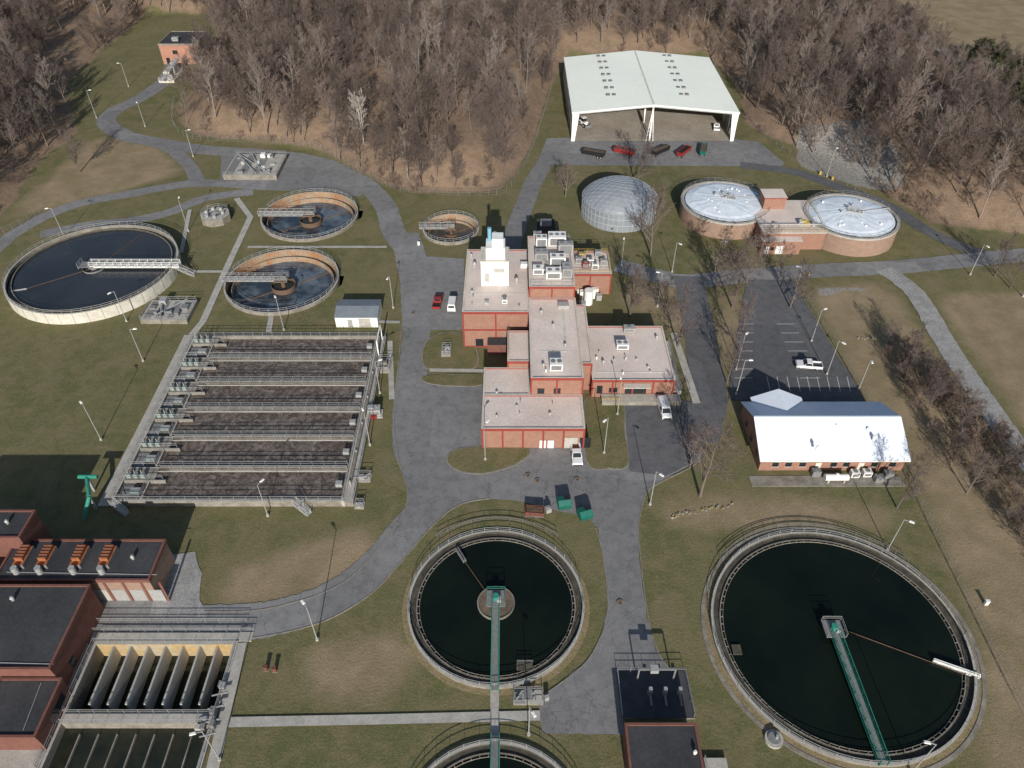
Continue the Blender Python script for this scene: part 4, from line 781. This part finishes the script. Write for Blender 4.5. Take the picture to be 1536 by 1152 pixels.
def dumpster():
    mb=MB(); prof=[(-.9,.1),(-1.0,1.7),(.2,1.9),(1.0,1.2),(.9,.1)]; loft(mb,prof,lambda z:1.2,DGREEN)
    mb.add([(-.98,-1.15,1.73),(.2,-1.15,1.93),(.2,-.03,1.93),(-.98,-.03,1.73)],[(0,1,2,3)],DGREEN); mb.add([(-.98,.03,1.73),(.2,.03,1.93),(.2,1.15,1.93),(-.98,1.15,1.73)],[(0,1,2,3)],CBLACK)
    for s in(-1,1): mb.box(-.5,s*1.2,.9,.6,s*1.32,1.15,DGREEN)
    for x in(-.7,.7):
        for s in(-1,1): mb.cyl(x,s,0,.12,.1,TYRE,8)
    return mb
place(dumpster(),'dumpster',846,760,-80); place(dumpster(),'dumpster',877,776,-70)
mb=MB(); mb.box(-1.7,-.9,0,1.7,.9,.2,GALVD)
for a in((-1.7,-.9,1.7,-.8),(-1.7,.8,1.7,.9),(-1.7,-.8,-1.6,.8),(1.6,-.8,1.7,.8)): mb.box(a[0],a[1],.2,a[2],a[3],1.2,SKIPR)
mb.cbox(-.8,0,.2,.9,1.2,.8,BRICKD); mb.cbox(.6,.2,.2,1,.9,.7,GALVD)
for i in range(5): mb.beam((-1.5,-.6+i*.3,1.1),(1.5,-.5+i*.25,1.2),.05,RUSTB)
place(mb,'scrap_metal_skip',802,771,-5); 
mb=MB(); mb.box(-.5,-.5,0,.5,.5,1,GALV); mb.cyl(0,0,1,1.4,.3,GALVD); place(mb,'equipment_crate',822,768,20)
mb=MB(); mb.box(-1.6,-1.2,0,1.6,1.2,.3,CONC); mb.box(-1.4,-.9,.3,1.2,.9,2.0,GALV); mb.box(-1.3,-.92,.6,.9,-.905,1.6,GALVD); mb.cyl(.6,0,2.0,2.7,.14,GALVD); mb.box(-1.2,-1.6,.3,.4,-1.0,1.0,CRED); mb.cbox(-.6,.2,2.0,1.0,1.0,.25,GALV)
place(mb,'backup_generator',563,622,5,0.02)
mb=MB(); mb.box(-2,-.9,.8,1.2,.9,1.7,WHITE); mb.box(-1.0,-.7,1.7,.3,.7,2.9,GLASS); mb.box(-1.1,-.8,2.9,.4,.8,3.05,WHITE); wheels(mb,(-1.5,1.0),1.15,.75); mb.beam((1,-.6,1.3),(2.6,-.6,.7),.12,GALVD); mb.beam((1,.6,1.3),(2.6,.6,.7),.12,GALVD)
mb.add([(2.5,-1.3,.2),(3.4,-1.3,.15),(2.6,-1.3,1.1),(2.5,1.3,.2),(3.4,1.3,.15),(2.6,1.3,1.1)],[(0,1,4,3),(0,3,5,2),(0,2,1),(3,4,5)],GALVD); place(mb,'wheel_loader',876,190,-60)
for u,v,c in[(1478,907,WHITE),(1230,262,YELLOW),(1248,270,YELLOW),(628,368,WHITE),(400,1005,SKIPR),(413,1007,SKIPR),(820,1050,GALV)]:
    mb=MB(); mb.cbox(0,0,0,.8,.5,.1,CONCD); mb.cbox(0,0,.1,.6,.4,1.0,c); mb.cbox(0,0,1.1,.7,.5,.06,c); place(mb,'utility_cabinet',u,v,rnd.uniform(-20,20),0)
for u,v in[(1205,415),(1213,415)]: mb=MB(); mb.cyl(0,0,0,1.1,.12,YELLOW,10); mb.cyl(0,0,1.1,1.16,.09,YELLOW,10); place(mb,'bollard',u,v,0)
# ---------------- street lamps ----------------
def lampmesh():
    mb=MB(); mb.cyl(0,0,0,.5,.26,CONC,12); mb.cyl(0,0,.5,9.4,.10,GALV,8,r2=.06); mb.beam((0,0,9.3),(.9,0,9.5),.05,GALV)
    v=[(.7,-.20,9.42),(1.6,-.20,9.42),(1.6,.20,9.42),(.7,.20,9.42),(.8,-.15,9.6),(1.5,-.15,9.6),(1.5,.15,9.6),(.8,.15,9.6)]
    mb.add(v,[(0,3,2,1),(0,1,5,4),(1,2,6,5),(2,3,7,6),(3,0,4,7),(4,5,6,7)],WHITE); return mb.mesh('street_lamp')
LM=lampmesh()
for i,(u,v) in enumerate([(193,130),(145,177),(218,190),(97,357),(283,347),(190,482),(215,542),(152,660),(590,462),(402,774),(426,495),(975,757),(906,680),(926,622),(1104,555),(1104,592),(1240,562),(1217,512),(1288,584),(1190,447),(1072,408),(1008,408),(1455,412),(1331,825),(793,1102),(330,1140),(728,690),(555,668),(570,590),(1366,1160),(476,960),(1240,265),(986,460),(1534,445),(290,235),(932,398)]):
    o=bpy.data.objects.new('street_lamp',LM); o.location=(*G(u,v),0); o.rotation_euler=(0,0,rnd.uniform(0,6.28)); o.scale=(1,1,rnd.uniform(.9,1.05)); S.collection.objects.link(o)
for u,v in[(1400,72),(1475,158),(1530,260)]:
    x,y=G(u,v); mb=MB(); mb.cyl(0,0,0,11,.16,BARKG,8,r2=.1); mb.beam((-1.2,0,10.3),(1.2,0,10.3),.07,BARKG); 
    for s in(-1,0,1): mb.cyl(s,0,10.37,10.6,.06,WHITE,6)
    mb.obj('utility_pole').location=(x,y,zat(x,y)[0])
# ---------------- fences ----------------
def fence(px,h=2.0):
    C=cat(GP(px),False,4); mb=MB(); P=[(c.x,c.y,zat(c.x,c.y)[0]) for c in C]
    for a,b in zip(P[:-1],P[1:]):
        a=Vector(a);b=Vector(b);L=(b-a).length;n=max(1,round(L/3))
        for i in range(n): t=a.lerp(b,i/n); mb.beam(t-Vector((0,0,.2)),t+Vector((0,0,h)),.035,GALVD)
        for k in(.15,h*.5,h): mb.beam(a+Vector((0,0,k)),b+Vector((0,0,k)),.018,GALVD)
    mb.obj('chain_link_fence')
fence([(262,150),(260,185),(290,208),(400,215),(475,226),(530,254),(580,280),(630,290),(745,292),(778,262),(800,220),(822,150),(828,125)])
fence([(1120,175),(1155,212),(1240,262),(1290,290)]); fence([(1190,418),(1240,500),(1300,600)]); fence([(1368,730),(1400,800),(1450,900),(1536,1075)]); fence([(60,320),(20,345),(-30,365)])
for u0,v0,u1,v1 in[(1005,775,1100,757),(1285,508,1335,506)]:
    a=G(u0,v0);b=G(u1,v1); mb=MB()
    for i in range(40):
        t=rnd.random(); x=a[0]+(b[0]-a[0])*t; y=a[1]+(b[1]-a[1])*t+rnd.uniform(-.5,.5); mb.cyl(x,y,0,rnd.uniform(.1,.25),rnd.uniform(.15,.4),VERGE if rnd.random()<.5 else CONCD,6,r2=.12)
    mb.obj('rock_edging')
mb=MB()
for i in range(260):
    u=rnd.uniform(1195,1345);v=rnd.uniform(210,290); 
    if v<210+(u-1195)*.28-4 : continue
    x,y=G(u,v); z=zat(x,y)[0]; r=rnd.uniform(.12,.32); mb.cyl(x,y,z-.15,z+r*.5,r,CONCD,5,r2=r*.5)
mb.obj('riprap_rocks')
# ---------------- trees ----------------
def make_tree(name,seed,h,spread=1.0,lv=3,m=BARK,dens=1.0,trunk_r=None,bare=.28,twig=.024,up=.10):
    R=random.Random(seed); vs=[];fs=[]
    def seg(p,q,r0,r1,n):
        d=(q-p).normalized(); a=d.cross(Vector((.3,.9,.1))).normalized(); b=a.cross(d); o=len(vs)
        for P,r in((p,r0),(q,r1)):
            for i in range(n): t=6.2832*i/n; vs.append(P+a*(r*math.cos(t))+b*(r*math.sin(t)))
        for i in range(n): fs.append((o+i,o+(i+1)%n,o+n+(i+1)%n,o+n+i))
    def tw(p,q,r):
        d=(q-p).normalized(); a=d.cross(Vector((.3,.9,.1))).normalized(); b=a.cross(d); o=len(vs)
        for i in range(3): t=2.094*i; vs.append(p+a*(r*math.cos(t))+b*(r*math.sin(t)))
        vs.append(q); fs.extend([(o,o+1,o+3),(o+1,o+2,o+3),(o+2,o,o+3)])
    def side(d,ang):
        ax=d.orthogonal().normalized(); ax.rotate(Matrix.Rotation(R.uniform(0,6.283),3,d)); n=d.copy(); n.rotate(Matrix.Rotation(ang,3,ax)); return n
    def grow(p,d,L,r,lev):
        if lev>=lv:
            q=p+d*L*.5+Vector((R.uniform(-1,1),R.uniform(-1,1),R.uniform(-.3,1)))*L*.08
            seg(p,q,r,r*.7,3); q2=q+(d+Vector((R.uniform(-.3,.3),R.uniform(-.3,.3),.15))).normalized()*L*.55; tw(q,q2,r*.7)
            tw(q,q+side(d,.6)*L*.45,r*.6); tw(p.lerp(q,.5),p.lerp(q,.5)+side(d,.7)*L*.4,r*.6); return
        ns=[7,4,3,2][min(lev,3)]
        for i in range(ns):
            t=(i+1)/ns; rq=r*(1-.75*t) if lev==0 else r*(1-.6*t)
            q=p+d*(L/ns); seg(p,q,max(r*(1-.75*i/ns) if lev==0 else r*(1-.6*i/ns),twig),max(rq,twig),5 if lev==0 else (4 if lev==1 else 3)); p=q
            if lev>0 or t>bare:
                k=[3,2,3,2][min(lev,3)]*dens; k=int(k)+(R.random()<k-int(k)); 
                if i==ns-1: k+=1
                for _ in range(k):
                    ang=R.uniform(.5,1.0)*(1.1-.35*t)*(spread**.5)
                    cl=L*([.46,.5,.5,.5][min(lev,3)])*(1.15-.55*t if lev==0 else 1.1-.4*t)*R.uniform(.75,1.2)*(spread if lev==0 else 1)
                    grow(q,side(d,ang),cl,max(rq*.6,twig),lev+1)
            d=(d+Vector((R.uniform(-1,1),R.uniform(-1,1),0))*(.07 if lev==0 else .16)+Vector((0,0,up))).normalized()
    grow(Vector((0,0,-.3)),Vector((R.uniform(-.05,.05),R.uniform(-.05,.05),1)).normalized(),h*.82,trunk_r or h*.014,0)
    me=bpy.data.meshes.new(name); me.from_pydata(vs,[],fs); me.materials.append(m); me.update(); return me
FT=[make_tree('bare_tree_mesh',s,15,spread=1.0,lv=3,dens=.95,bare=.28,twig=.027) for s in(1,2,3,4)]+[make_tree('bare_tree_mesh',s,17,spread=.75,lv=3,dens=.8,bare=.4,m=BARKG,twig=.027) for s in(5,6)]
BR=[make_tree('brush_mesh',s,5,spread=1.2,lv=3,dens=.7,bare=.05,m=BRUSH,trunk_r=.05,twig=.02,up=.05) for s in(21,22)]
NT=[make_tree('yard_tree_mesh',s,13,spread=1.05,lv=4,dens=.72,bare=.2,m=BARKY,trunk_r=.24,twig=.02) for s in(31,32,33)]
OL=[make_tree('olive_brush_mesh',s,6,spread=1.3,lv=3,dens=1.1,bare=.02,m=OLIVE,trunk_r=.06,twig=.05,up=.04) for s in(41,42)]
wood=bpy.data.objects.new('woodland_trees',None); S.collection.objects.link(wood); und=bpy.data.objects.new('woodland_understory',None); S.collection.objects.link(und)
cnt=0; pts={}
tries=0
while cnt<2600 and tries<60000:
    tries+=1; y=rnd.uniform(165,475); x=rnd.uniform(-1,1)*(y*.505+72)
    if abs(x)>325: continue
    z,b,f=zat(x,y)
    if f<.5: continue
    if mnoise.noise(Vector((x*.035,y*.035,3)))<-.28 and rnd.random()<.75: continue
    brush=rnd.random()<(.25 if b>.6 else .5)
    if not brush and b<.55 and rnd.random()<.7: continue
    ms=3.5 if not brush else 2.2; c=(int(x/4),int(y/4)); ok=True
    for i in(-1,0,1):
        for j in(-1,0,1):
            for q in pts.get((c[0]+i,c[1]+j),[]):
                if (q[0]-x)**2+(q[1]-y)**2<ms*ms: ok=False
    if not ok: continue
    pts.setdefault(c,[]).append((x,y)); me=rnd.choice(BR if brush else (FT if rnd.random()<.8 else FT[:4])); o=bpy.data.objects.new('tree' if not brush else 'brush',me); s=rnd.uniform(.62,1.25) if not brush else rnd.uniform(.6,1.1)
    o.location=(x,y,z); o.scale=(s,s,s*rnd.uniform(.88,1.1)); o.rotation_euler=(rnd.gauss(0,.06),rnd.gauss(0,.06),rnd.uniform(0,6.28)); o.parent=und if brush else wood; S.collection.objects.link(o); cnt+=1
def tree(u,v,s,me=None,name='bare_tree'):
    x,y=G(u,v); o=bpy.data.objects.new(name,me or rnd.choice(NT)); o.location=(x,y,zat(x,y)[0]); o.scale=(s,s,s*rnd.uniform(.95,1.1)); o.rotation_euler=(0,0,rnd.uniform(0,6.28)); S.collection.objects.link(o)
for u,v,s in[(848,296,.85),(955,282,1.25),(976,384,1.35),(945,475,1.05),(1016,520,1.1),(998,470,.75),(1098,462,1.25),(1074,438,1.05),(1120,425,1.0),(1108,530,1.0),(1050,745,1.3),(1035,700,.8),(1185,462,.95),(1345,762,.85),(120,258,1.0),(1492,415,.8),(1515,432,.8),(1168,420,.75),(1090,575,.8),(1148,385,.7),(1372,720,.6),(1450,740,.7)]: tree(u,v,s)
SY=make_tree('sycamore_mesh',77,15,spread=1.0,lv=3,dens=.75,bare=.25,m=BARKW,trunk_r=.3,twig=.03)
tree(548,232,1.0,SY,'sycamore_tree')
thick=bpy.data.objects.new('hedgerow_brush',None); S.collection.objects.link(thick)
def thicket(px,n,fb_,s0,s1,x0,x1,y0,y1,small=None):
    HP=GP(px); k=0
    while k<n:
        x=rnd.uniform(x0,x1);y=rnd.uniform(y0,y1)
        if not inpoly(np.array([x]),np.array([y]),HP)[0]: continue
        big=rnd.random()<fb_; o=bpy.data.objects.new('shrub',rnd.choice(NT if big else (small or BR))); s=rnd.uniform(s0,s1)*(.62 if big else 1); o.location=(x,y,zat(x,y)[0]); o.scale=(s,s,s); o.rotation_euler=(0,0,rnd.uniform(0,6.28)); o.parent=thick; S.collection.objects.link(o); k+=1
thicket([(1315,515),(1350,520),(1440,590),(1500,650),(1580,740),(1600,900),(1510,800),(1430,700),(1350,600)],115,.42,.5,1.1,40,120,55,150)
thicket([(1425,105),(1470,88),(1600,125),(1700,185),(1600,185),(1500,150)],90,.2,.9,1.6,100,330,200,400,OL)
